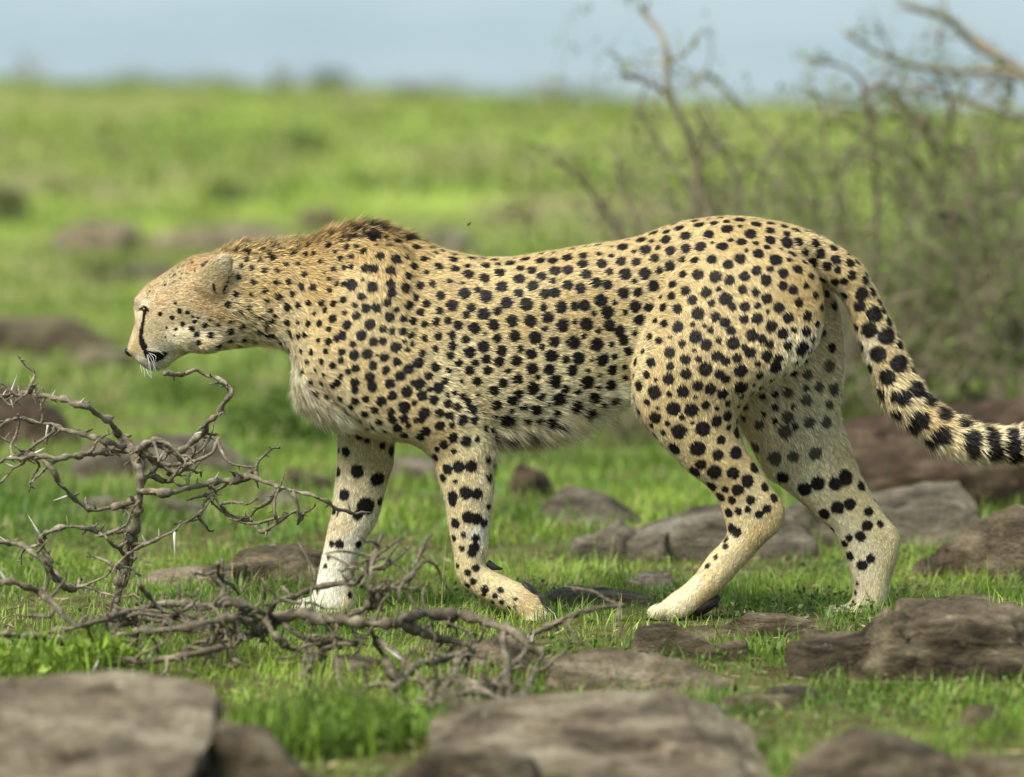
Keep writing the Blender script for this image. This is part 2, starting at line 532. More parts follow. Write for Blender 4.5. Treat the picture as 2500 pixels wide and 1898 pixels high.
def relax(X, it, lam=0.5):
    X = X.copy()
    deg = np.bincount(E.ravel(), minlength=len(X)).astype(float)[:, None]
    for _ in range(it):
        S = np.stack([np.bincount(E[:, 0], X[E[:, 1], k], len(X)) + np.bincount(E[:, 1], X[E[:, 0], k], len(X)) for k in range(X.shape[1])], -1)
        X += lam * (S / deg - X)
    return X

V0 = V
for _ in range(4):                     # smoothing that keeps the volume
    V = relax(V, 3, 0.55); V = relax(V, 3, -0.50)
V = relax(V, 1, 0.5)

body_me = mesh_arrays('body', V, [QF])
N = np.zeros(len(V) * 3)
body_me.vertex_normals.foreach_get('vector', N); N = N.reshape(-1, 3)
bvh = BVHTree.FromPolygons(V.tolist(), QF.tolist())

def hit(px, py):
    loc, nrm, i, d = bvh.ray_cast(Vector((0, CAM_Y, CAM_H)), Vector(ray(px, py)).normalized())
    return None if loc is None else np.array(loc)

# fur flow from the nearest limb axis
AP = np.array([a[0] for a in axis_pts]); AD = np.array([a[1] for a in axis_pts]); AR = np.array([a[2] for a in axis_pts])
flow = np.zeros_like(V)
for s in range(0, len(V), 4000):
    d = np.linalg.norm(V[s:s + 4000, None, :] - AP[None], axis=2) / AR[None]
    flow[s:s + 4000] = AD[d.argmin(1)]
flow = relax(flow, 25)
flow[:, 0] += 0.8 * sstep(0.30, 0.42, V[:, 2])
flow[:, 2] -= 0.25 * np.clip(1 - np.abs(N[:, 2]), 0, 1)
flow -= N * (flow * N).sum(1)[:, None]
flow /= np.linalg.norm(flow, axis=1)[:, None] + 1e-9

# coat colour and fur length, read off at points of the photo: (x, y, colour, length mm, lift)
TAN, GOLD, MANE = (.69, .54, .275), (.61, .45, .20), (.56, .40, .175)
CREAM, WHITE, PALE = (.78, .66, .39), (.93, .885, .73), (.87, .77, .53)
INNER = (.90, .765, .50)
ctrl = [(900, 545, MANE, 32, .85), (820, 565, MANE, 28, .85), (960, 570, MANE, 26, .7), (700, 595, GOLD, 26, .85), (640, 600, GOLD, 22, .8), (580, 600, GOLD, 22, .8),
        (760, 620, MANE, 18, .5), (850, 600, MANE, 19, .5), (900, 610, GOLD, 16, .45), (1000, 600, GOLD, 15, .4), (700, 660, GOLD, 17, .4), (650, 700, GOLD, 17, .4), (780, 680, GOLD, 16, .35),
        (600, 740, CREAM, 20, .5), (620, 800, CREAM, 20, .5), (690, 780, CREAM, 16, .4), (660, 840, PALE, 20, .5),
        (850, 700, TAN, 13, .3), (800, 800, TAN, 12, .3), (900, 900, TAN, 12, .3), (1000, 950, TAN, 12, .3), (760, 900, CREAM, 14, .3), (730, 930, WHITE, 26, .5), (745, 1000, WHITE, 30, .55), (800, 1020, WHITE, 26, .5), (880, 1060, PALE, 18, .4), (830, 980, CREAM, 14, .3),
        (1100, 640, TAN, 14, .3), (1250, 650, TAN, 13, .3), (1400, 630, TAN, 13, .3), (1550, 610, TAN, 12, .3), (1700, 560, TAN, 12, .3), (1850, 560, TAN, 12, .3),
        (1050, 760, TAN, 13, .3), (1250, 780, TAN, 13, .3), (1450, 760, TAN, 13, .3), (1120, 900, CREAM, 14, .3), (1280, 900, CREAM, 14, .3), (1450, 900, CREAM, 14, .3), (1150, 1010, CREAM, 18, .35), (1300, 1000, PALE, 18, .35), (1450, 990, PALE, 20, .4), (1220, 1075, WHITE, 38, .6), (1330, 1065, WHITE, 46, .7), (1430, 1030, WHITE, 34, .6), (1510, 980, WHITE, 26, .5),
        (1700, 700, TAN, 12, .3), (1850, 680, TAN, 12, .3), (1950, 720, GOLD, 13, .3), (1700, 850, TAN, 12, .3), (1850, 830, TAN, 13, .3), (1620, 920, TAN, 12, .3), (1750, 950, TAN, 12, .3), (1600, 1020, TAN, 11, .3), (1720, 1080, TAN, 11, .3), (1550, 900, CREAM, 12, .3),
        (2030, 715, WHITE, 22, .6), (1960, 860, PALE, 16, .4), (1900, 930, PALE, 18, .4),
        (1780, 1190, TAN, 9, .3), (1840, 1240, CREAM, 9, .3), (1890, 1250, TAN, 8, .3), (1800, 1300, CREAM, 8, .3), (1850, 1300, TAN, 8, .3), (1760, 1380, CREAM, 8, .3), (1680, 1440, PALE, 8, .3), (1640, 1490, PALE, 8, .3), (1730, 1460, TAN, 8, .3),
        (2040, 850, CREAM, 16, .4), (2000, 960, INNER, 20, .4), (1920, 1030, INNER, 20, .4), (2040, 1020, INNER, 18, .4), (1880, 1090, INNER, 14, .3), (2000, 1120, INNER, 14, .4), (2060, 1140, CREAM, 14, .4), (1980, 1200, PALE, 10, .3), (2080, 1230, CREAM, 10, .3), (2060, 1290, PALE, 9, .3), (2150, 1280, CREAM, 9, .3), (2100, 1350, PALE, 9, .3), (2180, 1340, CREAM, 8, .3), (2110, 1450, PALE, 8, .3),
        (1060, 1080, TAN, 10, .3), (1160, 1060, CREAM, 12, .35), (1130, 1160, CREAM, 9, .3), (1190, 1190, PALE, 12, .35), (1130, 1260, CREAM, 8, .3), (1180, 1300, WHITE, 12, .35), (1130, 1350, CREAM, 8, .3), (1150, 1420, CREAM, 8, .3), (1230, 1460, CREAM, 8, .3), (1290, 1490, TAN, 9, .3), (1300, 1515, PALE, 9, .3),
        (850, 1110, CREAM, 10, .3), (930, 1120, CREAM, 12, .3), (870, 1200, PALE, 10, .3), (830, 1280, PALE, 9, .3), (870, 1330, WHITE, 10, .3), (820, 1380, WHITE, 9, .3), (800, 1460, WHITE, 9, .3), (860, 1480, PALE, 9, .3),
        (2060, 660, TAN, 12, .35), (2130, 760, TAN, 13, .4), (2170, 860, TAN, 15, .5), (2200, 980, CREAM, 22, .6), (2280, 1020, TAN, 20, .6), (2300, 1080, CREAM, 24, .7), (2400, 1060, CREAM, 20, .6), (2400, 1115, CREAM, 26, .7), (2480, 1050, PALE, 18, .6), (2480, 1110, CREAM, 24, .7), (2110, 850, PALE, 16, .5),
        (*RH(350, 600), (0.690, 0.535, 0.310), 9, .45), (*RH(600, 450), (0.660, 0.543, 0.325), 9, .5), (*RH(900, 280), (0.640, 0.470, 0.250), 11, .5), (*RH(800, 620), (0.690, 0.535, 0.310), 10, .35), (*RH(500, 750), (0.690, 0.535, 0.310), 9, .35), (*RH(270, 775), (0.800, 0.710, 0.520), 8, .45), (*RH(235, 905), (0.800, 0.670, 0.450), 4, .2), (*RH(340, 1290), (0.800, 0.690, 0.480), 5, .3), (*RH(520, 1270), (0.800, 0.720, 0.540), 8, .35), (*RH(380, 900), (0.700, 0.550, 0.330), 6, .3), (*RH(230, 760), (0.726, 0.612, 0.398), 8, .5),
        (*RH(230, 950), (0.739, 0.609, 0.387), 4, .2), (*RH(170, 1150), (0.739, 0.609, 0.387), 4, .2), (*RH(220, 1250), (0.686, 0.517, 0.259), 4, .2), (*RH(400, 1000), (0.640, 0.533, 0.313), 6, .3), (*RH(450, 1200), (0.686, 0.571, 0.355), 7, .3), (*RH(600, 1350), WHITE, 9, .4), (*RH(300, 1480), (0.860, 0.816, 0.667), 6, .3), (*RH(420, 1540), (0.845, 0.816, 0.710), 8, .5), (*RH(800, 1200), PALE, 11, .4), (*RH(1000, 1300), PALE, 16, .5), (*RH(950, 1080), PALE, 11, .4), (*RH(700, 930), (0.640, 0.517, 0.295), 8, .3),
        (*RH(1000, 750), (0.640, 0.473, 0.250), 10, .3), (*RH(1350, 850), (0.713, 0.585, 0.341), 22, .5), (*RH(1200, 1150), PALE, 16, .4), (*RH(1500, 650), GOLD, 14, .35), (*RH(1230, 300), (0.660, 0.585, 0.383), 9, .4), (*RH(1120, 430), (0.581, 0.490, 0.284), 10, .4), (*RH(1200, 530), (0.640, 0.470, 0.259), 7, .3), (*RH(1180, 900), (0.640, 0.473, 0.250), 14, .4)]
cp, cc, cl = [], [], []
for x, y, c, ln, lift in ctrl:
    h = hit(x, y)
    for dy in (4, 8, 14, 20):
        if h is None:
            h = hit(x, y + dy)
    if h is None:
        continue
    cp.append(h); cc.append(c); cl.append((ln / 1000, lift))
cp, cc, cl = np.array(cp), np.array(cc), np.array(cl)
trunkish = (cp[:, 1] < 0.02)

def coat(P, Nn):
    """IDW of the control points; the far side of the trunk mirrors the near side"""
    Pm = P.copy()
    up = (P[:, 2] > 0.36) & (P[:, 1] > 0)
    Pm[up, 1] *= -1
    colr = np.zeros((len(P), 3)); ln = np.zeros((len(P), 2))
    for s in range(0, len(P), 20000):
        d2 = ((Pm[s:s + 20000, None, :] - cp[None]) ** 2 * np.array((1, 1.6, 1))).sum(2) + 1e-5
        w = d2 ** -2.2
        w /= w.sum(1)[:, None]
        colr[s:s + 20000] = w @ cc; ln[s:s + 20000] = w @ cl
    under = np.clip(-Nn[:, 2] - 0.35, 0, 1)[:, None] * (P[:, 2] > 0.2)[:, None]
    return colr * (1 - under) + np.array(WHITE) * under, ln

# ---- spots, and some painted shade of folds and hollows, read off the photo: (x, y, r) in the zoom windows
S2 = [(590,325,28),(690,345,32),(500,400,32),(550,402,30),(405,395,22),(360,400,18),(655,415,32),(800,390,28),(865,345,25),(765,450,25),(955,390,28),(1045,345,30),(1165,340,30),(1060,405,28),(880,430,18),(1145,440,35),(1255,385,28),(1340,430,33),(1245,465,32),(1405,370,28),(1310,335,25),(1465,470,33),(1470,405,25),(1545,415,30),(1505,345,28),(1595,355,30),(1675,355,30),(1605,455,30),(1690,420,32),(1770,415,32),(1770,335,32),(1865,375,32),(1865,325,28),(1985,375,32),(1885,440,32),(2030,425,22),(1950,495,32),(2020,505,30),(1850,530,32),(1770,510,32),(1690,555,32),(1625,565,32),(1550,515,32),(1460,560,28),(1355,520,35),(1255,580,38),(1200,540,20),(1120,560,35),(1025,485,18),(915,500,24),(840,510,26),(750,525,32),(655,500,30),(540,520,36),(410,505,38),(360,500,20),(315,500,20),(270,540,20),(165,520,25),(110,440,20),(265,470,14),
(470,580,28),(660,560,32),(135,620,20),(220,620,20),(295,625,24),(355,600,24),(430,635,20),(500,655,32),(565,650,30),(635,620,28),(690,660,22),(770,635,30),(810,585,24),(880,625,26),(970,575,30),(1040,635,34),(1160,650,28),(1130,695,22),(1240,690,36),(1325,675,26),(1385,620,38),(1510,630,38),(1620,650,22),(1645,715,34),(1730,645,36),(1815,640,26),(1875,635,34),(1980,605,36),(2020,680,38),(1735,765,38),(1535,735,38),(1420,735,36),(1305,760,34),(1185,780,34),(1080,760,28),(1015,730,22),(965,670,26),(845,680,24),(735,720,24),(650,710,32),(795,735,26),(868,755,24),(940,740,28),(365,685,18),(240,665,20),(175,685,16),(290,720,28),(440,700,28),(205,750,24),(135,750,22),(265,785,18),(380,760,30),(525,755,36),(605,785,26),(665,800,26),(730,800,28),(785,825,24),(470,825,36),(350,825,28),(315,845,24),(265,865,24),(200,855,18),(545,865,30),(605,860,26),(415,880,22),(740,860,16),(790,880,18),(690,900,34),(760,915,18),(870,845,22),(955,830,26),(1040,825,26),(1130,850,26),(1240,895,36),(1325,845,26),(1435,830,34),(1565,840,36),(1685,865,32),(1805,870,40),(1890,755,38),(1955,885,40),(1815,740,16),(2030,760,36),
(75,830,20),(115,825,20),(155,930,20),(248,925,20),(350,930,24),(425,950,34),(510,940,34),(615,965,30),(570,950,12),(855,940,24),(935,910,22),(1045,890,26),(1150,930,34),(1355,920,32),(1470,910,22),(1540,940,32),(1665,955,38),(1755,975,24),(1840,970,36),(1990,980,38),(1255,975,28),(1340,990,28),(1445,985,32),(1030,950,24),(1085,1000,22),(1190,1000,22),(220,990,20),(340,980,24),(290,1015,24),(180,1040,16),(695,995,28),(830,1000,34),(770,1035,32),(625,1045,28),(545,1015,30),(435,1035,28),(385,1050,22),(715,1080,34),(935,1025,30),(895,1080,28),(525,1085,34),(340,1080,20),(235,1075,16),(430,1125,32),(430,1170,26),(540,1150,32),(650,1130,32),(320,1125,26),(290,1145,20),(840,1130,36),(795,1125,18),(995,1115,26),(955,1155,36),(900,1165,20),(755,1180,36),(665,1205,32),(855,1205,34),(930,1230,32),(500,1225,24),(595,1240,34),(335,1225,22),(430,1240,28),(405,1275,22),(805,1250,18),(740,1280,38),(555,1295,26),(490,1320,26),(655,1305,26),(865,1315,38),(965,1315,30),(1015,1255,26),(1070,1275,24),(1025,1330,26),(1140,1250,26),(1170,1295,28),(1105,1355,32),(1180,1360,26),(815,1358,22),(850,1358,22),(740,1350,30),(665,1355,28),(580,1370,24),(765,1392,20),(965,1395,32),(1040,1390,18),(875,1430,34),(695,1410,32),(740,1455,30),(840,1465,30),(1050,1470,30),(1130,1490,34),(1200,1480,18),(990,1515,30),(950,1545,20),(935,1595,26),(1055,1555,16),
(1010,1200,16),(1055,1190,18),(1110,1210,20),(1150,1045,28),(1265,1045,28),(1200,1115,28),(1360,1125,30),(1455,1100,32),(1545,1035,34),(1655,1040,32),(1800,1045,34),(1895,1050,16),(1690,1115,40),(1890,1120,40),(2050,1040,32),(2040,1135,32),(1580,1090,18),(1550,1155,38),(1755,1160,24),(1305,1170,30),(1460,1195,28),(1420,1235,32),(1320,1260,32),(1600,1210,24),(1715,1225,40),(1815,1265,40),(1930,1215,36),(1575,1290,34),(1900,1310,34),(1385,1360,40),(1515,1365,22),(1660,1370,34),(1730,1375,22),(1545,1450,34),(1410,1460,34),(1300,1470,24)]
S3 = [(310,320,34),(425,275,30),(455,335,36),(580,275,32),(610,345,30),(705,250,32),(585,225,24),(665,200,28),(505,215,30),(635,175,26),(765,140,26),(790,180,30),(850,240,32),(885,170,26),(925,128,28),(965,205,36),(705,330,30),(800,320,34),(940,315,34),(1045,148,32),(1115,235,36),(1060,290,34),(1155,175,32),(1150,295,20),(1240,215,30),(1240,280,34),(1245,170,26),(1330,190,26),(1345,240,24),(1405,215,26),(1345,290,38),(1420,285,28),(1525,235,30),(1525,295,30),(1470,190,18),(1640,325,30),(1555,360,32),(1460,350,24),(1380,365,28),(1275,400,40),(1165,362,36),(1050,392,36),(975,430,32),(870,398,32),(760,405,26),(685,405,22),(510,390,28),(395,415,28),(300,410,30),(325,490,38),(450,487,36),(540,470,24),(610,440,32),(690,490,24),(785,495,34),(895,505,36),(985,530,32),(1080,505,32),(1155,470,30),(1215,530,34),(1320,485,32),(1415,460,30),(1505,420,32),(1600,440,28),(1655,400,32),(1745,420,30),(1665,465,22),(1755,500,30),(1735,350,20),(1790,415,22),(1500,505,20),(1570,525,22),(1650,540,26),(1705,535,24),(1840,530,26),
(505,565,34),(405,605,28),(315,610,36),(625,555,26),(615,630,26),(705,595,30),(835,605,32),(915,585,18),(1065,590,28),(1150,605,26),(1320,565,28),(1385,590,28),(1465,565,22),(750,655,30),(955,645,38),(1220,645,32),(1525,625,24),(1600,615,22),(1565,700,22),(1420,670,28),(870,675,22),(1000,695,24),(1080,695,30),(1295,700,34),(1355,765,34),(565,700,24),(655,710,30),(385,695,36),(785,740,38),(1160,770,32),(1075,775,28),(895,760,30),(955,795,32),(660,825,36),(570,805,24),(515,785,18),(865,845,20),(825,815,14),(995,845,28),(1250,820,36),(1475,755,30),(1465,850,30),(1535,805,22),(1565,860,22),(1320,865,34),(1125,875,36),(770,885,38),(610,890,14),(480,885,22),(540,910,22),(685,930,24),(835,935,36),(1005,925,38),(1190,900,26),(1235,930,26),(1350,940,28),(1440,960,42),(605,985,34),(435,980,16),(765,970,12),(905,1005,32),(1080,955,20),(1115,985,32),(1220,1005,34),(705,1030,30),(790,1025,20),(960,1035,28),(1030,1020,30),(1290,1025,28),(390,1045,24),(490,1050,30),(610,1070,24),(830,1088,42),(1055,1100,38),(1275,1075,36),(460,1125,24),(710,1120,34),(920,1120,28),(960,1150,28),(600,1150,34),(520,1155,12),(1175,1130,24),(410,1195,32),(510,1235,42),(605,1245,18),(690,1230,36),(785,1195,32),(865,1215,34),(940,1245,34),(1055,1205,42),(1245,1160,20),(370,1225,18),(465,1300,20),(535,1335,14),(630,1340,42),(745,1345,42),(835,1315,28),(410,1355,24),(515,1395,36),(970,1385,30),(900,1415,34),(665,1480,46),(815,1465,44),(1030,1490,34),(930,1535,28),(635,1590,40),(785,1590,46),(515,1510,26),(1025,1615,40),(910,1630,34),
(1700,1135,26),(1625,955,30),(1700,960,20),(1700,830,36),(1645,690,26),(345,975,26),(315,905,34),(250,1090,30),(285,850,34),(415,780,32),(475,700,28),(235,1180,30),(325,1145,18),(240,1285,28)]
S3F = [(1610,1070,34),(1470,1120,28),(1640,1215,36),(1545,1200,28),(1350,1235,30),(1465,1285,32),(1350,1390,36),(1485,1425,32),(1590,1420,32),(1610,1310,26),(1170,1440,30),(1330,1480,38),(1145,1580,32),(1270,1650,40),(1385,1640,34),(1525,1620,36)]
S5 = [(500,400,28),(468,438,30),(572,440,34),(672,445,30),(785,418,28),(748,487,32),(840,520,22),(555,515,28),(630,532,18),(695,535,28),(605,572,24),(665,590,20),(765,590,22),(890,578,22),(650,658,22),(700,648,18),(750,640,16),(850,635,22),(810,662,20),(665,740,26),(690,760,24),(635,797,18),(630,832,18),(580,890,14),(535,938,16),
(935,470,30),(1050,530,34),(1120,500,34),(1210,500,32),(1265,470,38),(1350,515,24),(1030,600,26),(1225,630,32),(1290,612,28),(1155,662,28),(1390,650,24),(1420,590,16),(1110,680,14),(1380,725,28),(1450,715,18),(1345,780,26),(1285,787,18),(1262,820,18),(1195,740,14),(1290,885,22),(1400,900,22),(1355,935,26),(1320,1078,12),(1315,1140,10),(1330,1030,10)]
S4 = [(1065,505,30),(1135,490,34),(1215,490,34),(1035,560,24),(1330,560,26),(1320,450,20),(1115,585,14),(1098,680,32),(1098,710,28),(1182,655,38),(1252,660,32),(1050,715,14),(1325,745,16),(1112,848,28),(1195,808,34),(1250,820,32),(1295,845,24),(1107,940,20),(1165,920,16),(1245,940,24),(1155,1005,18),(1235,1000,30),(1218,1035,26),(1128,1115,16),(1195,1160,20),(1245,1130,22),(1228,1215,20),(1190,1240,20),(1300,1265,24),(1295,1295,16),(1365,1305,16),(1400,1270,18),(1408,1345,16),(1350,1345,12),(1450,1382,14),(1495,1325,12),(1490,1375,10),
(425,395,28),(380,390,16),(375,525,28),(495,520,38),(625,570,42),(715,390,32),(655,360,20),(415,670,32),(350,770,26),(550,740,50),(500,795,28),(640,710,24),(335,975,20),(385,980,26),(505,980,22),(315,1060,12),(295,1120,14),(450,1300,20),
(345,236,14),(400,252,18),(450,275,20),(510,300,22),(560,324,20)]  # this row: shade of the chest and foreleg crease, painted as overlapping spots
SH = [(485,900,26),(625,940,28),(710,865,28),(805,880,24),(885,985,24),(750,1015,28),(1005,1030,30),(850,1075,32),(910,1140,34),(1070,1145,36),(665,1080,20),(560,1060,16),(650,1150,14),(545,1170,14),(865,930,16),(925,945,16),(1060,970,18),(1155,1020,24),(1300,985,24),(1300,1100,40),(930,1230,30),(1160,1280,36),(1455,1195,34),(1640,1100,34),(1750,1140,34),(1795,1140,32),(1790,980,32),(1830,920,26),(1770,855,28),(1735,740,28),(1710,620,30),(1575,525,34),(1700,395,34),(1555,360,28),(1430,345,26),(1400,470,28),(1495,270,32),(1505,200,30),(1370,185,26),(1310,440,20),(1690,180,28),(1800,255,36),(1650,270,22),(1805,140,20),(1420,110,22),(1600,75,24),(1840,530,28),(660,770,16),(1660,940,24),(1600,920,22),
(790,270,16),(865,300,14),(720,295,13),(660,440,16),(600,440,12),(440,495,12),(1030,300,26),(995,340,22),(540,560,12),(610,480,10),(690,360,12),(1120,170,15),(1240,140,16),(1300,145,16),(500,470,10),(570,400,11),(640,390,12),(740,430,9),(540,520,9),(430,560,8)]
SM = [(1740,110,40),(1720,150,30),(1800,180,38),(1740,220,48),(1880,140,30),(1870,190,33),(1960,230,38),(1900,250,33),(2010,200,35),(1640,180,28),(1620,220,20),(1480,130,20),(1530,112,20),(1600,92,20),(1350,175,16),(1440,280,26),(1560,290,24),(1620,290,20),(1680,315,28),(1520,365,22),(1590,355,20),(1385,385,18),(1475,435,20),(1485,325,18),(1290,340,20),(1340,335,16),(1225,230,18),(1150,280,16),(1060,210,16),(1130,210,16),(950,240,18),(2030,290,28),(2100,260,24),(1410,460,10),(1450,505,14),(1495,540,20),(1155,405,18),(1240,400,18),(1175,525,22),(1280,475,24),(1200,605,22),(1335,560,28),(1165,690,28),(1165,795,26),(1120,925,26),(1178,858,18),(1195,885,18),(1245,890,20),(1285,880,22),(1185,980,16),(1260,990,18)]
ST = [(400,95,36),(490,120,30),(545,115,24),(500,210,36),(405,170,26),(340,145,26),(380,245,30),(450,250,26),(590,240,28),(600,195,20),(645,320,26),(570,330,40),(450,340,26),(555,415,34),(690,385,24),(720,445,24),(655,470,46),(485,455,20),(755,520,30),(535,560,22),(620,575,46),(815,615,20),(740,620,50),(570,690,34),(830,680,28),(865,720,18),(680,740,48),(825,805,52),(630,840,30),(920,855,32),(745,900,44),(940,980,50),(710,1010,34),(800,1030,30),(855,1030,42),(1020,1050,46),(810,1140,36),(960,1190,54),(915,1245,38),(1125,1150,46),(1110,1290,50),(1040,1335,44),(1265,1215,44),(1315,1330,54),(1330,1395,40),(1430,1250,38),(1460,1320,46),(1475,1400,50),(1600,1290,42),(1600,1370,50),(1610,1440,46),(1725,1240,44),(1730,1340,50),(1735,1430,44)]
marks = [(x, y, r) for x, y, r in [(300, 828, 17), (318, 840, 16), (306, 870, 15), (298, 905, 15), (290, 940, 14), (285, 980, 14), (279, 1020, 15), (272, 1060, 17), (266, 1100, 18), (262, 1140, 18), (264, 1180, 20), (272, 1220, 25), (284, 1258, 28), (296, 1285, 26), (225, 853, 8), (245, 847, 10), (268, 839, 11), (335, 850, 11), (345, 865, 8),  # tear line and eyelid, with the shadow of the eye slit painted in
         (320, 1345, 22), (345, 1372, 32), (385, 1395, 38), (430, 1402, 40), (475, 1392, 34), (515, 1372, 24), (545, 1360, 14), (1105, 555, 9), (1112, 585, 12), (1122, 615, 12), (1132, 645, 9), (1285, 470, 10), (1275, 520, 10), (1255, 570, 12), (1235, 605, 12), (1225, 650, 10)]]  # mouth line, then the darkness of the ear hollow painted on
spots = []
def add_spots(lst, conv_, scale, dark=1.0, k=1.18):
    for x, y, r in lst:
        h = hit(*conv_(x, y))
        for dy in (6, 12, 20):
            if h is None:
                q = conv_(x, y); h = hit(q[0], q[1] + dy)
        if h is None:
            continue
        rr = r * scale * mpp(0) * k
        if any(np.linalg.norm(h - s[0]) < 0.55 * (rr + s[1]) * 0.6 for s in spots) and dark < 2:
            continue
        spots.append((h, rr, min(dark, 1.0)))
k2 = 800 / 2066
add_spots([q for q in S2 if q[0] < 1000], R2, k2, 1.0, 1.04); add_spots([q for q in S2 if q[0] >= 1000], R2, k2, 1.0, 1.14); add_spots(S3, R3, k2, 1.0, 1.12); add_spots(S5, R5, 1020 / 2212); add_spots(S4, R4, k2)
add_spots(S3F, R3, k2, 0.85); add_spots(SH, RH, 400 / 1919); add_spots(SM, R1, 800 / 2212, 1.0, 1.02); add_spots(ST, RT, 600 / 1679, 1.0, 1.25)
n_seen = len(spots)
add_spots(marks, RH, 400 / 1919, 2.0, 1.8)
fore = []
for q in range(75):                        # fine speckles on forehead and crown
    u_ = rng.random(); xx = 330 + 900 * u_; yt = np.interp(xx, (330, 500, 700, 900, 1230), (560, 440, 310, 215, 150))
    fore.append((xx, yt + 25 + 170 * rng.random() ** 1.3, rng.uniform(6, 12)))
add_spots(fore, RH, 400 / 1919, 0.85, 1.0)
# the side turned away carries the same kind of spots
face_pts = rng.permutation(len(V))
arr = np.array([s[0] for s in spots]); extra = []
base_w = coat(V, N)[0][:, 2]
view = V - np.array((0, CAM_Y, CAM_H)); facing = -(view * N).sum(1) / np.linalg.norm(view, axis=1)
for i in face_pts:
    pnt = V[i]
    if facing[i] > -0.05 and pnt[0] < 0.96:
        # small flecks fill wide gaps of the near side
        if pnt[0] < -0.53 or pnt[0] > 0.56 or pnt[2] < 0.36 or base_w[i] > .62 or facing[i] < 0.2:
            continue
        dd = np.sqrt(((arr - pnt) ** 2).sum(1)).min()
        if dd > 0.0215:
            extra.append((pnt, rng.uniform(.0042, .0072), 1.0)); arr = np.vstack([arr, pnt])
        continue
    gap = 0.026 if pnt[2] > 0.25 else 0.030
    if pnt[0] < -0.46: gap = 0.022
    if ((arr - pnt) ** 2).sum(1).min() < gap ** 2:
        continue
    r = rng.uniform(0.006, 0.0115) * (0.7 if pnt[0] < -0.46 or pnt[2] < 0.2 else 1)
    extra.append((pnt, r, 1.0)); arr = np.vstack([arr, pnt])
spots += extra
SC = np.array([s[0] for s in spots]); SR = np.array([s[1] for s in spots]); SD = np.array([s[2] for s in spots])
BLACK = np.array((.012, .0095, .0085))

def paint(P, base, jitter):
    """coat colour with spots at points P"""
    colr = base.copy()
    nzv = fbm(P * 160, 2)
    order = np.argsort(P[:, 0])
    for s in range(0, len(P), 1500):
        ix = order[s:s + 1500]
        near = np.where((SC[:, 0] > P[ix[0], 0] - 0.03) & (SC[:, 0] < P[ix[-1], 0] + 0.03))[0]
        if not len(near):
            continue
        d = np.sqrt(((P[ix][:, None, :] - SC[near][None]) ** 2).sum(2))
        q = d / SR[near][None]
        j = q.argmin(1)
        qq = q[np.arange(len(j)), j]
        lim = 1.0 + (nzv[ix] - 0.5) * 0.30 + jitter[ix] * 0.05
        a = np.clip((lim - qq) / 0.08 + 0.5, 0, 1)[:, None] * SD[near][j][:, None]
        colr[ix] = colr[ix] * (1 - a) + BLACK * a
    return colr

base, _ = coat(V, N)
base_p = paint(V, base * 0.8, np.zeros(len(V)))
ca = body_me.attributes.new('Col', 'FLOAT_COLOR', 'POINT')
c4 = np.ones((len(V), 4), np.float32); c4[:, :3] = base_p; ca.data.foreach_set('color', c4.ravel())

skin_mat = attr_mat('spotted_skin', rough=0.85, spec=0.15)
fur_mat = attr_mat('spotted_fur', rough=0.55, translucent=0.30, spec=0.25, sheen=0.05)
foot = np.array((0.1, 0.0, float(ground_h(0.1, 0.0))))
cat = tag(empty('cheetah', foot), 'spotted cheetah stalking through the grass with its head held low', 'cheetah')
M = Vector(foot)
def own(name, me, mat):
    me.transform(__import__('mathutils').Matrix.Translation(-M))
    return link(name, me, mat, cat)
body = own('body', body_me, skin_mat)

# ---- fur: short tapered strands laid along the flow
tri = np.vstack([QF[:, [0, 1, 2]], QF[:, [0, 2, 3]]])
ta = np.cross(V[tri[:, 1]] - V[tri[:, 0]], V[tri[:, 2]] - V[tri[:, 0]])
area = np.linalg.norm(ta, axis=1) / 2
fc = facing[tri].mean(1)
tx = V[tri].mean(1)
wgt = area * np.where(fc > -0.25, 1.0, 0.3) * np.where(tx[:, 0] < -0.5, 1.9, 1.0)
NH = 400000
pick = rng.choice(len(tri), NH, p=wgt / wgt.sum())
u = np.sqrt(rng.random(NH)); w2 = rng.random(NH)
b0, b1, b2 = (1 - u)[:, None], (u * (1 - w2))[:, None], (u * w2)[:, None]
tr = tri[pick]
P = V[tr[:, 0]] * b0 + V[tr[:, 1]] * b1 + V[tr[:, 2]] * b2
Nn = N[tr[:, 0]] * b0 + N[tr[:, 1]] * b1 + N[tr[:, 2]] * b2
Nn /= np.linalg.norm(Nn, axis=1)[:, None]
Fl = flow[tr[:, 0]] * b0 + flow[tr[:, 1]] * b1 + flow[tr[:, 2]] * b2
cl_n = np.stack([fbm(P * 55 + k * 31, 2) - 0.5 for k in range(3)], -1)      # clumps
Fl = Fl + cl_n * 0.8 + rng.normal(0, 0.16, (NH, 3))
Fl -= Nn * (Fl * Nn).sum(1)[:, None]
Fl /= np.linalg.norm(Fl, axis=1)[:, None] + 1e-9
hc, hl = coat(P, Nn)
jit = rng.normal(0, 1, NH)
hue = fbm(P * 14, 3)[:, None] - 0.5
fine_n = fbm(P * 240 + 50, 2)
hc = hc * (1 + (fine_n - .5) * 0.9)[:, None]
hc = hc * (1 + hue * np.array((0.25, 0.38, 0.6))) * np.clip(1 + rng.normal(0, 0.24, (NH, 1)), 0.45, 1.7)
hc = paint(P + Fl * (hl[:, 0] * 0.30)[:, None], hc, jit)
isdark = hc.sum(1) < 0.12
hc[isdark] *= np.clip(1 + rng.normal(0.15, 0.35, (isdark.sum(), 1)), 0.4, 2.2)
Ln = np.where(hl[:, 0] > .02, 0.9, 0.68) * hl[:, 0] * np.clip(1 + rng.normal(0, 0.22, NH), 0.45, 1.8)
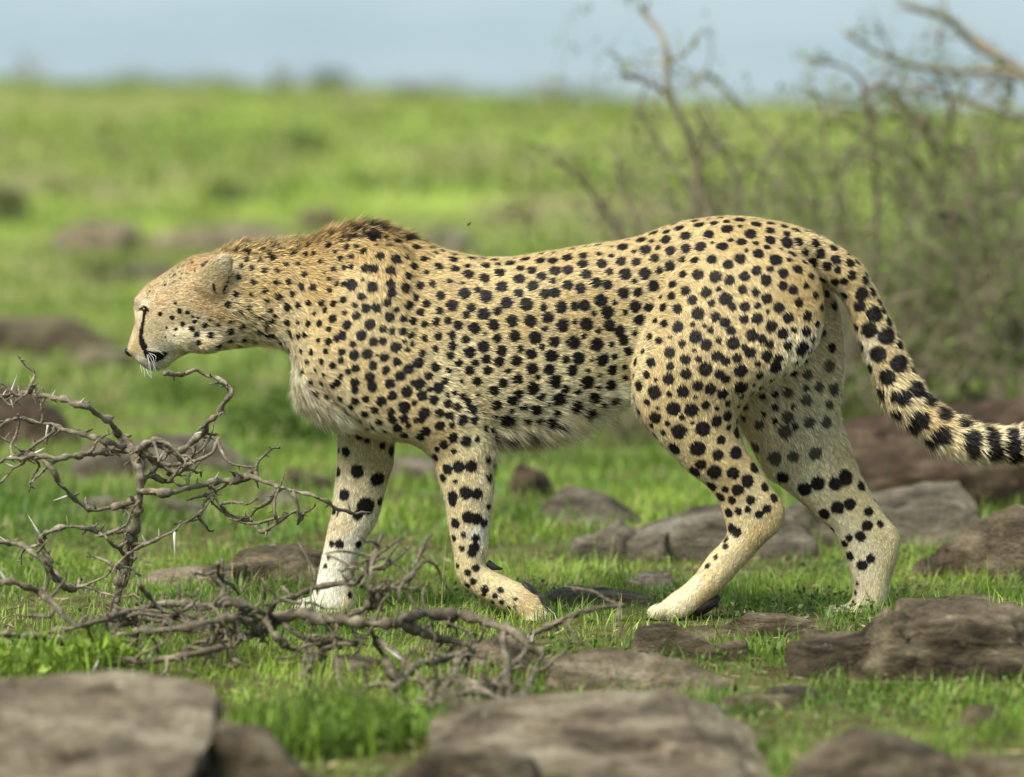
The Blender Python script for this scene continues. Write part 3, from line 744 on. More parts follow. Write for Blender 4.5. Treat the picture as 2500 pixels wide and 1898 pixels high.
lift = hl[:, 1] * (0.55 + 0.9 * fine_n) * np.clip(1 + rng.normal(0, 0.35, NH), 0.2, 2.0)
D1 = Fl * np.cos(lift)[:, None] + Nn * np.sin(lift)[:, None]
lift2 = lift * 0.45
D2 = Fl * np.cos(lift2)[:, None] + Nn * np.sin(lift2)[:, None]
long_ = np.clip((Ln - 0.016) / 0.02, 0, 1)[:, None]
D2 = D2 + long_ * np.array((0, 0, -0.7)) * (Nn[:, 2:3] < 0.2)
D2 /= np.linalg.norm(D2, axis=1)[:, None]
side = np.cross(Fl, Nn); side /= np.linalg.norm(side, axis=1)[:, None]
hw = (0.00047 * np.clip(Ln / 0.012, 0.7, 1.35) * rng.uniform(0.7, 1.3, NH))[:, None]
root = P + Nn * 0.0002
mid = root + D1 * (Ln * 0.5)[:, None]
tip = mid + D2 * (Ln * 0.5)[:, None]
HV = np.stack([root - side * hw, root + side * hw, mid - side * hw * 0.85, mid + side * hw * 0.85, tip], 1).reshape(-1, 3)
o5 = (np.arange(NH) * 5)[:, None]
HQ = o5 + np.array((0, 1, 3, 2)); HT = o5 + np.array((2, 3, 4))
HC = np.repeat(hc, 5, axis=0).reshape(NH, 5, 3)
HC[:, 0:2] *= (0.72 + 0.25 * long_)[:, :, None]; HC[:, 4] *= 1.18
tuft = fbm(P * np.array((120, 50, 50)) + 8, 2)
dk = (hl[:, 0] > .019) & (P[:, 2] > 0.55) & (P[:, 0] < -.1) & (tuft + rng.normal(0, .03, NH) > .635)      # dark-tipped mane tufts
HC[dk, 2:4] *= 0.07; HC[dk, 4] *= 0.04
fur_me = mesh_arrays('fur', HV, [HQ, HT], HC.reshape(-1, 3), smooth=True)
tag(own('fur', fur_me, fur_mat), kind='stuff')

# ---- nose, eye, whiskers, claws and pads
nose_mat = plain_mat('nose_leather', (.012, .011, .011), 0.35, 0.5)
bm = bmesh.new(); bmesh.ops.create_uvsphere(bm, u_segments=20, v_segments=14, radius=1)
a = at(*RH(122, 1338), 0)
for vtx in bm.verts:
    x, y, z = vtx.co
    z2 = z * (0.8 if z > 0 else 1.0)
    vtx.co = (a[0] + x * 0.0088 + z2 * -0.003, a[1] + y * 0.017 * (1.0 - 0.25 * (z < 0) * -z), a[2] + z2 * 0.0095)
me = bpy.data.meshes.new('nose'); bm.to_mesh(me); bm.free()
for f in me.polygons: f.use_smooth = True
own('nose', me, nose_mat)
eye_mat = plain_mat('eye_dark', (.03, .018, .008), 0.12, 0.6)
for sgn in (-1, 1):
    h = hit(*RH(300, 850))
    bm = bmesh.new(); bmesh.ops.create_uvsphere(bm, u_segments=16, v_segments=10, radius=0.0085)
    for vtx in bm.verts:
        vtx.co = Vector((h[0] + vtx.co.x * 0.6, sgn * (abs(h[1]) - 0.0055) + vtx.co.y, h[2] + vtx.co.z * 0.7))
    me = bpy.data.meshes.new('eye'); bm.to_mesh(me); bm.free()
    for f in me.polygons: f.use_smooth = True
    own('eye', me, eye_mat)
whisk_mat = plain_mat('whisker_white', (.75, .72, .65), 0.4)
for a0, a1, a2 in [((330, 1370), (350, 1460), (355, 1590)), ((345, 1370), (390, 1450), (440, 1575)), ((360, 1360), (410, 1430), (410, 1570)), ((330, 1330), (430, 1320), (530, 1375)), ((320, 1315), (400, 1300), (500, 1340)), ((340, 1390), (365, 1500), (385, 1660)), ((350, 1350), (430, 1390), (430, 1450)),
                   ((250, 1480), (262, 1540), (270, 1590)), ((280, 1510), (300, 1570), (300, 1640)), ((320, 1540), (345, 1600), (380, 1640))]:
    h = hit(*RH(*a0))
    if h is None:
        h = at(*RH(*a0), -0.03)
    q1, q2 = at(*RH(*a1), h[1] - 0.018), at(*RH(*a2), h[1] - 0.035)
    own('whisker', tube_mesh('whisker', [tube(catmull([h, q1, q2], 5), np.linspace(.00036, .00012, 11), 5)]), whisk_mat)
pad_mat = plain_mat('paw_pad', (.018, .016, .015), 0.6)
def blob(name, c, r, mat, tiltx=0.0):
    bm = bmesh.new(); bmesh.ops.create_uvsphere(bm, u_segments=16, v_segments=10, radius=1)
    for vtx in bm.verts:
        x, y, z = vtx.co.x * r[0], vtx.co.y * r[1], vtx.co.z * r[2]
        ct, st = math.cos(tiltx), math.sin(tiltx)
        vtx.co = (c[0] + x * ct + z * st, c[1] + y, c[2] - x * st + z * ct)
    me = bpy.data.meshes.new(name); bm.to_mesh(me); bm.free()
    for f in me.polygons: f.use_smooth = True
    return own(name, me, mat)
blob('paw_pad', at(*R4(1590, 1268), -.078), (.022, .020, .008), pad_mat, 0.75)
blob('paw_pad', at(*R4(1668, 1365), -.078), (.030, .024, .009), pad_mat, 0.95)
blob('paw_pad', at(*R4(1725, 1440), -.078), (.016, .022, .010), pad_mat, 1.2)
blob('paw_pad', at(*R5(505, 1150), -.080), (.040, .026, .016), pad_mat, -0.5)
blob('paw_pad', at(*R5(375, 1212), -.080), (.024, .028, .011), pad_mat, -0.2)
cone = tube(catmull([at(*R4(1320, 1105), -.08), at(*R4(1365, 1125), -.085), at(*R4(1410, 1135), -.085)], 4), np.linspace(.009, .002, 9), 8)
own('dewclaw', tube_mesh('dewclaw', [cone]), pad_mat)

for px, py, yy, dx, dz in [(1596, 1506, -.104, -.010, -.006), (1590, 1507, -.088, -.011, -.006), (1590, 1507, -.068, -.011, -.006), (1352, 1524, -.100, .008, -.009), (1357, 1522, -.082, .008, -.009), (736, 1492, .048, -.010, -.005), (730, 1492, .066, -.010, -.005)]:
    p0 = at(px, py, yy)
    own('claw', tube_mesh('claw', [tube([p0 + np.array((-dx * .8, 0, .002)), p0, p0 + np.array((dx, 0, dz))], [.0035, .0028, .0006], 6)]), pad_mat)
# ------------------------------------------------------------------ rocks
ICO = {}
def ico(sub):
    if sub not in ICO:
        bm = bmesh.new(); bmesh.ops.create_icosphere(bm, subdivisions=sub, radius=1)
        ICO[sub] = (np.array([v.co[:] for v in bm.verts]), np.array([[v.index for v in f.verts] for f in bm.faces]))
        bm.free()
    return ICO[sub]

MAT_BROWN = rock_mat('brown_stone', (.042, .031, .018), (.135, .102, .060), (.275, .222, .14))
MAT_GREY = rock_mat('grey_stone', (.06, .049, .033), (.165, .138, .095), (.29, .255, .19))
MAT_DARK = rock_mat('dark_red_stone', (.028, .019, .011), (.085, .054, .032), (.17, .12, .075))
MAT_TAN = rock_mat('tan_stone', (.09, .066, .04), (.245, .192, .124), (.42, .35, .245))
FOOT = []          # footprints where no grass grows: x, y, rx, ry

def chunk(r, seed, D, w, d, h, p, cuts, rough, prof, fine, bury, ledge, flat, lean, tilt):
    """one faceted, layered block"""
    v = D / (np.abs(D) ** p).sum(1)[:, None] ** (1 / p)
    planes = []
    if flat:
        planes.append((r.normal(0, .13), -abs(r.normal(0, .14)), 1.0, .52))
    ns = int(r.integers(6, 9)) if p < 9.4 else 0; a0 = r.uniform(0, 6.28)
    for q in range(ns):
        th = a0 + q * 6.283 / ns + r.normal(0, .22)
        planes.append((math.cos(th), math.sin(th), r.uniform(.0, .65), r.uniform(.70, .95)))
    for q in range(cuts // 3):
        th = r.uniform(0, 6.283); nz_ = r.uniform(.5, 1.3)
        planes.append((math.cos(th), math.sin(th), nz_, r.uniform(.50, .80) if flat else r.uniform(.62, .9)))
    for a_, b_, c_, lim in planes:
        n = np.array((a_, b_, c_)); n /= np.linalg.norm(n)
        v = v - n * np.clip(v @ n - lim, 0, None)[:, None] * 0.985
    v = v * (1 + (fbm(v * 1.6 + seed * 3.7, 3) - 0.5) * rough * 0.55)[:, None]
    v[:, 0] = (v[:, 0] - (v[:, 0].max() + v[:, 0].min()) / 2); v[:, 0] /= np.abs(v[:, 0]).max()
    v[:, 1] /= np.abs(v[:, 1]).max(); v[:, 2] /= v[:, 2].max()
    # layered sides
    lay = fbm(np.stack([v[:, 2] * 5, v[:, 0] * 0.6, np.full(len(v), seed * 1.3)], -1), 3) - 0.5
    sidew = np.clip(1.2 - np.abs(v[:, 2]), 0, 1)
    v[:, :2] *= (1 + lay * ledge * 4 * sidew)[:, None]
    if prof:
        z = np.interp(v[:, 0] * 0.5 + 0.5, [q[0] for q in prof], [q[1] for q in prof])
        v[:, 2] = np.where(v[:, 2] > 0, v[:, 2] * z, v[:, 2])
    lo = np.minimum(v[:, 2], 0) / max(1e-6, -v[:, 2].min())
    W = np.stack([v[:, 0] * w / 2, v[:, 1] * d / 2, np.maximum(v[:, 2], 0) * h + lo * bury], -1)
    zz = np.clip(W[:, 2] / h, 0, 1)
    W[:, :2] *= (1 - (0.07 if flat else 0.0) * np.clip(1 - zz / 0.55, 0, 1))[:, None]
    W[:, 1] += lean * W[:, 2]
    W[:, 2] += tilt * W[:, 1]
    nr = D * np.array((1, 1, 1.0))
    s = min(1.0, max(w, 0.08) / 0.35)
    ridge = np.abs(fbm(W * 11 / s + seed, 3) - 0.5) * 2
    W = W + nr * ((fbm(W * 34 / s + seed * 2, 4) - 0.5) * fine * 1.6 - (0.3 - np.clip(ridge, 0, 0.3)) * fine * 1.6)[:, None] * s
    return W

def rock(label, x0, x1, top, bot, mat, seed, depth=0.7, p=3.0, cuts=10, rough=0.25, prof=None, sub=5, fine=0.010, bury=0.10, ledge=0.05, cracks=(), group=None, name='rock', tilt=0.0, lean=0.0, flat=True, lim0=0, lim1=0, bits=None):
    top = top - 10 if top > 1000 else top
    r = np.random.default_rng(seed)
    gxy = ground_at((x0 + x1) / 2, bot)
    w = (x1 - x0) * mpp(gxy[1])
    d = w * depth
    yc = gxy[1] + d * 0.42
    a, b = at(x0, bot, yc), at(x1, bot, yc)
    w = (b[0] - a[0]) * (1.08 if bot < 1760 else 1.0); xc = (a[0] + b[0]) / 2
    gz = float(ground_h(xc, yc))
    h = max(0.015, at((x0 + x1) / 2, top, yc)[2] - gz)
    h *= 0.95 if 1000 < bot < 1500 else (1.08 if bot < 1700 else 1.0)
    D, Fc = ico(max(sub, 5) if bot > 1000 else 4)
    W = chunk(r, seed, D, w, d, h, p + 1.4, cuts, rough, prof, fine, bury, ledge, flat, lean, tilt)
    FcA = [Fc]
    for cpts, cw, cdp in cracks:
        C = catmull([(u * w / 2, t * d / 2, 0) for u, t in cpts], 10)
        C[:, :2] += (np.stack([fbm(C * 40 + 3), fbm(C * 40 + 9)], -1) - 0.5) * 0.03
        dist = np.sqrt(((W[:, None, :2] - C[None, :, :2]) ** 2).sum(2)).min(1)
        up_ = W[:, 2] > 0.2 * h
        W[:, 2] -= np.where(up_, np.clip(1 - dist / cw, 0, 1) ** 0.6 * cdp, 0)
        o_ = np.argsort(C[:, 0])
        front = np.interp(W[:, 0], C[o_, 0], C[o_, 1]) - W[:, 1]
        inx = sstep(C[:, 0].min() - .01, C[:, 0].min() + .03, W[:, 0]) * (1 - sstep(C[:, 0].max() - .03, C[:, 0].max() + .01, W[:, 0]))
        W[:, 2] -= np.where(up_ & (front > 0), inx * .017 * np.clip(1 - front / .13, 0, 1), 0)
    WA = [W]
    if bits is None:
        bits = int(r.integers(2, 5)) if flat and p < 7 and bot > 1000 else 0
    D2, F2 = ico(4)
    for q in range(bits):
        sw = r.uniform(.32, .62)
        B_ = chunk(r, seed + 11 * q + 5, D2, w * sw, d * r.uniform(.35, .7), h * r.uniform(.35, .85), 4.5, 6, .15, None, fine, bury, ledge, True, 0, r.uniform(-.15, .15))
        B_[:, 2] += B_[:, 0] * r.uniform(-.22, .22)
        WA.append(B_ + np.array((r.uniform(-.42, .42) * w, r.uniform(-.42, .1) * d, -.006)))
        FcA.append(F2)
    offs = np.cumsum([0] + [len(q) for q in WA[:-1]])
    me = mesh_arrays(name, np.vstack(WA), [np.vstack([f_ + o_ for f_, o_ in zip(FcA, offs)])])
    o = link(name, me, mat, loc=(xc, yc, gz - 0.004))
    tag(o, label, 'rock', group)
    FOOT.append((xc, yc, w / 2, d / 2))
    return o

# foreground
rock('pale flat-topped slab with a blunt overhanging end, beside the dark fine-leaved weed', -420, 520, 1704, 2006, MAT_TAN, 12, 0.92, 9, 0, .10, [(0, .9), (.4, .95), (.72, 1.0), (.93, .92), (1, .86)], 6, .010, ledge=.09, cracks=[(((-1, -.62), (-.2, -.6), (.4, -.55)), .010, .02)], tilt=.03, bits=2, lim0=.82, lim1=1.05)
rock('low rounded brown boulder leaning against the pale overhanging slab', 430, 850, 1768, 1985, MAT_BROWN, 23, .8, 2.4, 5, .15, [(0, .8), (.25, 1), (.6, .86), (1, .35)], 5, .010, flat=False)
rock('dark pitted brown rock between the rounded boulder and the cracked slab', 800, 1360, 1832, 1990, MAT_BROWN, 35, .5, 2.6, 8, .2, [(0, .5), (.3, .85), (.55, 1), (1, .8)], 5, .012, flat=False)
rock('small smooth grey stone set against the dark pitted rock', 1185, 1345, 1846, 1975, MAT_GREY, 41, .8, 2.2, 4, .1, None, 4, .006, flat=False)
rock('wide flat slab with jagged black cracks across its top', 1035, 1895, 1772, 1950, MAT_TAN, 52, 1.05, 8.0, 4, .10, [(0, .55), (.15, .9), (.4, 1), (.75, .98), (.9, .9), (1, .7)], 6, .009, tilt=.08, cracks=[(((-.1, -.25), (.1, -.30), (.3, -.33)), .009, .03), (((.28, -.36), (.45, -.52), (.66, -.50)), .011, .035), (((-.5, .3), (-.35, .28), (-.2, .34)), .011, .025)], lim0=.82, lim1=1.05)
rock('broad brown slab lying in front of the cracked slab', 1270, 1930, 1880, 2050, MAT_TAN, 58, .5, 3, 6, .12, [(0, .6), (.3, .9), (.7, 1), (1, .8)], 5, .009)
rock('domed brown boulder rising out of the grass beside the cracked slab', 1890, 2440, 1790, 1985, MAT_BROWN, 61, .8, 2.3, 5, .15, [(0, .5), (.2, .85), (.38, 1), (.6, .88), (1, .5)], 5, .010, flat=False)
rock('small dark rock tucked behind the domed boulder', 2330, 2620, 1850, 1945, MAT_BROWN, 66, .7, 2.5, 8, .2, None, 4, .01)
# around the feet
rock('large layered brown boulder with an undercut side, in front of the far hind paw', 2035, 2680, 1490, 1672, MAT_BROWN, 71, .62, 6, 6, .14, [(0, .62), (.12, .92), (.3, 1), (.6, .97), (1, .9)], 6, .012, ledge=.10, cracks=[(((-.5, -.8), (-.4, -.2), (-.5, .4)), .012, .02)], lim0=.82, lim1=1.05)
rock('low weathered slab behind the large layered boulder', 2160, 2640, 1468, 1512, MAT_BROWN, 77, .4, 3, 8, .2, None, 4, .008)
rock('angular dark rock wedge right under the near hind paw', 1492, 1775, 1502, 1612, MAT_BROWN, 83, .5, 3.2, 11, .2, [(0, .75), (.12, 1), (.4, .9), (.7, .55), (1, .2)], 5, .011)
rock('flat dark rock in the grass between the hind paws', 1690, 2015, 1496, 1562, MAT_BROWN, 89, .55, 3, 9, .2, [(0, .8), (.2, 1), (.6, .85), (1, .5)], 5, .010)
rock('knobbly rock lump joined to the foot of the large layered boulder', 1915, 2090, 1548, 1625, MAT_BROWN, 93, .7, 2.6, 10, .25, None, 4, .012)
rock('long ridged rock sloping down to the grass, above the cracked slab', 1325, 1725, 1570, 1692, MAT_TAN, 97, .5, 2.8, 11, .2, [(0, .7), (.15, 1), (.35, .92), (.6, .7), (.8, .6), (1, .3)], 5, .012)
rock('pale stone half behind the ridged rock and the dead branch', 1120, 1350, 1560, 1640, MAT_TAN, 101, .6, 2.8, 9, .2, None, 4, .01)
rock('small oval grey stone alone in the short grass', 1855, 2015, 1676, 1722, MAT_GREY, 103, .6, 2.4, 6, .15, None, 4, .006, flat=False)
rock('sharp little brown stone near the domed boulder', 2310, 2450, 1722, 1785, MAT_BROWN, 107, .6, 3, 11, .3, None, 4, .01)
rock('flat reddish flake of stone lying in the grass under the branch tangle', 800, 960, 1608, 1640, MAT_TAN, 109, .6, 3, 8, .2, None, 4, .006)
rock('short thin stone sliver beside the small oval grey stone', 1700, 1960, 1700, 1735, MAT_BROWN, 110, .3, 3, 8, .2, None, 4, .006)
# behind the legs
rock('long grey slab of stone between the near forepaw and near hind paw', 1290, 1600, 1432, 1482, MAT_GREY, 113, .5, 3, 9, .2, None, 4, .008)
rock('little grey stone above the near hind paw', 1535, 1650, 1398, 1440, MAT_GREY, 117, .6, 2.6, 8, .2, None, 4, .006)
rock('wide grey-brown rock seen between the two hind legs', 1465, 1990, 1236, 1372, MAT_GREY, 121, .5, 2.8, 8, .18, [(0, .45), (.3, .8), (.6, 1), (1, .9)], 5, .01)
rock('broad grey flat-topped rock under the tail', 1880, 2445, 1176, 1335, MAT_GREY, 127, .5, 2.9, 7, .14, [(0, .7), (.4, 1), (.8, .97), (1, .6)], 5, .009)
rock('rough brown rock in the grass below the tail, beside the round stone', 2245, 2560, 1228, 1410, MAT_BROWN, 131, .6, 2.6, 10, .2, [(0, .4), (.4, .75), (.75, 1), (1, 1)], 5, .011)
rock('rounded brown stone leaning on the rough rock below the tail', 2385, 2580, 1262, 1420, MAT_BROWN, 137, .8, 2.2, 5, .12, None, 4, .008, flat=False)
rock('big dark reddish boulder with a flat top, behind the tail', 2050, 2760, 940, 1250, MAT_DARK, 139, .35, 8, 0, .10, [(0, .9), (.2, .97), (.5, 1), (1, 1)], 6, .012, ledge=.09, lim0=.82, lim1=1.05)
rock('small dark upright rock under the belly', 1236, 1358, 1130, 1215, MAT_DARK, 149, .7, 3, 10, .2, None, 4, .01)
rock('grey mound of rock in the grass behind the belly', 1318, 1570, 1184, 1285, MAT_GREY, 151, .7, 2.3, 8, .2, [(0, .6), (.3, 1), (.6, .8), (1, .2)], 4, .01, flat=False)
rock('flat stone glimpsed between the two forelegs', 930, 1085, 1118, 1178, MAT_GREY, 157, .6, 2.8, 8, .2, None, 4, .008)
rock('dark stone beside the knee of the far foreleg', 685, 812, 1146, 1200, MAT_DARK, 161, .7, 2.8, 8, .2, None, 4, .008)
rock('flat brown slab just behind the far forepaw', 520, 800, 1326, 1425, MAT_BROWN, 163, .6, 3.6, 9, .15, [(0, .75), (.25, 1), (.7, .95), (1, .8)], 5, .009, ledge=.1)
rock('long low tan slab behind the bare shrub stem', 335, 560, 1372, 1432, MAT_TAN, 167, .6, 3, 8, .15, [(0, .3), (.4, .8), (.8, 1), (1, .8)], 4, .008)
rock('dark brown boulder behind the thorny shrub next to its long bare twigs', -220, 250, 928, 1095, MAT_DARK, 173, .6, 2.5, 7, .15, [(0, .9), (.45, 1), (.75, .85), (1, .2)], 5, .01, flat=False)
rock('broad grey rock right behind the knotted crown of the thorny shrub', 265, 635, 1052, 1165, MAT_GREY, 179, .6, 2.6, 8, .15, [(0, .5), (.35, 1), (.6, .9), (1, .3)], 5, .01)
rock('squat brown stone beside the broad grey rock', 165, 345, 1080, 1168, MAT_BROWN, 181, .7, 2.8, 8, .2, None, 4, .01)
rock('small pale stone in the grass under the dark branch', 380, 500, 1222, 1265, MAT_GREY, 191, .6, 2.6, 8, .2, None, 4, .008)
rock('thin grey stone in the grass beside the shrub stem', 170, 300, 1218, 1262, MAT_GREY, 193, .6, 2.6, 8, .2, None, 4, .008)
rock('grey stone in the grass just short of the far foreleg', 610, 740, 1200, 1250, MAT_GREY, 195, .6, 2.6, 8, .2, None, 4, .008)
# blurred meadow stones
rock('wide dark slab of rock beyond the cheetah\'s nose', -200, 345, 778, 872, MAT_BROWN, 197, .5, 3, 8, .15, None, 4, .01)
rock('pale brown stone just below and beyond the nose', 190, 330, 850, 905, MAT_TAN, 199, .6, 2.8, 8, .15, None, 4, .01)
rock('long brown ledge of rock crossing the meadow behind the head', 330, 760, 556, 622, MAT_TAN, 211, .4, 3, 8, .15, None, 4, .01)
rock('brown rock at the end of the meadow ledge', 120, 350, 545, 610, MAT_TAN, 223, .5, 3, 8, .15, None, 4, .01)
rock('dull grey stone above the forehead', 290, 480, 640, 690, MAT_GREY, 227, .5, 3, 8, .15, None, 4, .01)
rock('dark rock on the meadow behind the shoulder hump', 720, 840, 512, 560, MAT_BROWN, 229, .6, 3, 8, .15, None, 4, .01)
rock('grey rock on the meadow behind the dip of the back', 1010, 1180, 560, 625, MAT_GREY, 233, .6, 3, 8, .15, None, 4, .01)
rock('dark brown stone at the foot of the bushy thorn bush', 1980, 2140, 838, 905, MAT_DARK, 239, .6, 3, 8, .15, None, 4, .01)
# ------------------------------------------------------------------ bark, thorns
def bark_mat(name, dark, mid, light):
    m, nt, p = new_mat(name)
    tc = node(nt, 'ShaderNodeTexCoord')
    n1 = noise_node(nt, tc.outputs['Object'], 45, 4, 0.65)
    n2 = noise_node(nt, tc.outputs['Object'], 260, 3, 0.6)
    r = ramp_node(nt, n1.outputs['Fac'], [(0.3, dark), (0.5, mid), (0.7, light)])
    r2 = ramp_node(nt, n2.outputs['Fac'], [(0.3, (.6, .6, .6)), (0.7, (1.2, 1.2, 1.2))])
    nt.links.new(mix_node(nt, 0.8, r.outputs['Color'], r2.outputs['Color'], 'MULTIPLY'), p.inputs['Base Color'])
    p.inputs['Roughness'].default_value = 0.85
    b = node(nt, 'ShaderNodeBump'); b.inputs['Strength'].default_value = 0.6; b.inputs['Distance'].default_value = 0.004
    nt.links.new(n2.outputs['Fac'], b.inputs['Height']); nt.links.new(b.outputs['Normal'], p.inputs['Normal'])
    return m
BARK = bark_mat('grey_bark', (.062, .049, .03), (.18, .148, .096), (.36, .31, .215))
BARK_DARK = bark_mat('dark_bark', (.042, .033, .02), (.135, .108, .068), (.30, .255, .17))
BARK_OLIVE = bark_mat('olive_bark', (.13, .105, .06), (.26, .215, .135), (.40, .345, .24))
THORN = plain_mat('white_thorn', (.62, .58, .50), 0.5)
K6 = conv(0, 850, 900 / 2212); K7 = conv(0, 1400, 1300 / 2212); K8 = conv(1200, 1400, 1300 / 2212)

def limb(cv, pts, Y, r0, r1, seed, made=(), deep=False, knob=0.6, wander=0.05, spurs=0.75):
    """knobbly branch through traced pixels; (r0, r1) half thickness in pixels"""
    r = np.random.default_rng(seed)
    P = []
    off = r.uniform(-.5, .5)
    for i, q in enumerate(pts):
        x, y = cv(*q)
        Yp = Y + wander * (math.sin(i * 0.9 + off * 6) if i else 0)
        if y > 1480 and not deep:
            Yp = min(Yp, ground_at(x, y)[1] - 0.13)
        P.append(at(x, y, Yp))
    C = catmull(P, 5)
    # even spacing
    L = np.concatenate([[0], np.cumsum(np.linalg.norm(np.diff(C, axis=0), axis=1))])
    n = max(6, int(L[-1] / 0.0055))
    t = np.linspace(0, L[-1], n)
    C = np.stack([np.interp(t, L, C[:, k]) for k in range(3)], -1)
    C += (np.stack([fbm(C * 28 + 5 * k + seed, 2) for k in range(3)], -1) - 0.5) * 0.016
    for end in (0, -1):                     # join on to the limb it springs from
        best = None
        for M_ in made:
            dd = np.hypot(M_[:, 0] - C[end, 0], M_[:, 2] - C[end, 2])
            k = dd.argmin()
            if dd[k] < 0.03 and (best is None or dd[k] < best[0]):
                best = (dd[k], M_[k])
        if best is not None:
            wt = np.clip(1 - np.arange(n) / (0.45 * n), 0, 1)
            C = C + (best[1] - C[end]) * (wt if end == 0 else wt[::-1])[:, None]
    R = np.linspace(r0, r1, n) * mpp(Y) * 0.72
    kn = fbm(np.stack([t * 75, np.full(n, seed * 1.7), np.zeros(n)], -1), 2)
    R = R * (1 + knob * (np.clip((kn - 0.45) * 4, -0.35, 1.25)))
    parts = [tube(C, R, 7)]
    k = 0
    while k < n - 2:
        k += int(r.integers(3, 8))
        if k >= n - 1 or r.random() > spurs:
            continue
        d = r.normal(0, 1, 3); d /= np.linalg.norm(d)
        ln = r.uniform(0.008, 0.024)
        parts.append(tube([C[k], C[k] + d * ln * .5, C[k] + d * ln], [R[k] * .7, R[k] * .55, R[k] * .25], 5))
    return parts, C

def shrub(name, label, base_px, Y, limbs, mat, cat_='shrub', twigs=60):
    x, y = base_px
    b = at(x, y, Y)
    g = np.array((b[0], Y, float(ground_h(b[0], Y))))
    root_o = tag(empty(name, g), label, cat_)
    out_ = []
    for i, (nm, cv, pts, dy, r0, r1) in enumerate(limbs):
        parts, C = limb(cv, pts, Y + dy, r0, r1, 100 + i * 7 + int(abs(x)), [q[1] for q in out_], nm == 'trunk')
        V_, Q_, T_ = merge(parts)
        me = mesh_arrays(nm, V_ - g, [Q_, T_])
        out_.append((link(nm, me, mat, root_o), C))
    r = np.random.default_rng(int(abs(x)) + 5)
    for k in range(twigs):
        C = out_[int(r.integers(0, len(out_)))][1]
        p0 = C[int(r.integers(len(C) // 5, len(C)))]
        dv = r.normal(0, 1, 3) * np.array((1.0, .55, .55)); dv[2] += .1; dv /= np.linalg.norm(dv)
        ln = r.uniform(.03, .115)
        P = [p0]
        for q in range(4):
            dv = dv + r.normal(0, .42, 3); dv /= np.linalg.norm(dv)
            nx = P[-1] + dv * ln / 4
            nx[2] = max(nx[2], float(ground_h(nx[0], nx[1])) + .008)
            P.append(nx)
        C2 = catmull(P, 5)
        kk = np.abs(np.sin(np.arange(len(C2)) * 1.7 + k))
        parts = [tube(C2, np.linspace(.0036, .0016, len(C2)) * (.75 + .6 * kk ** 3), 5)]
        for m_ in range(2, len(C2), 4):
            dd = r.normal(0, 1, 3); dd /= np.linalg.norm(dd)
            parts.append(tube([C2[m_], C2[m_] + dd * .006, C2[m_] + dd * .013], [.0018, .0012, .0003], 4))
        V_, Q_, T_ = merge(parts)
        link('twig', mesh_arrays('twig', V_ - g, [Q_, T_]), mat, root_o)
    return root_o, out_, g

def add_thorn(o, g, a, b, r=.0016):
    V_, Q_, T_ = tube(np.linspace(a, b, 4), [r, r * .8, r * .45, r * .1], 5)
    link('thorn', mesh_arrays('thorn', V_ - g, [Q_, T_]), THORN, o)

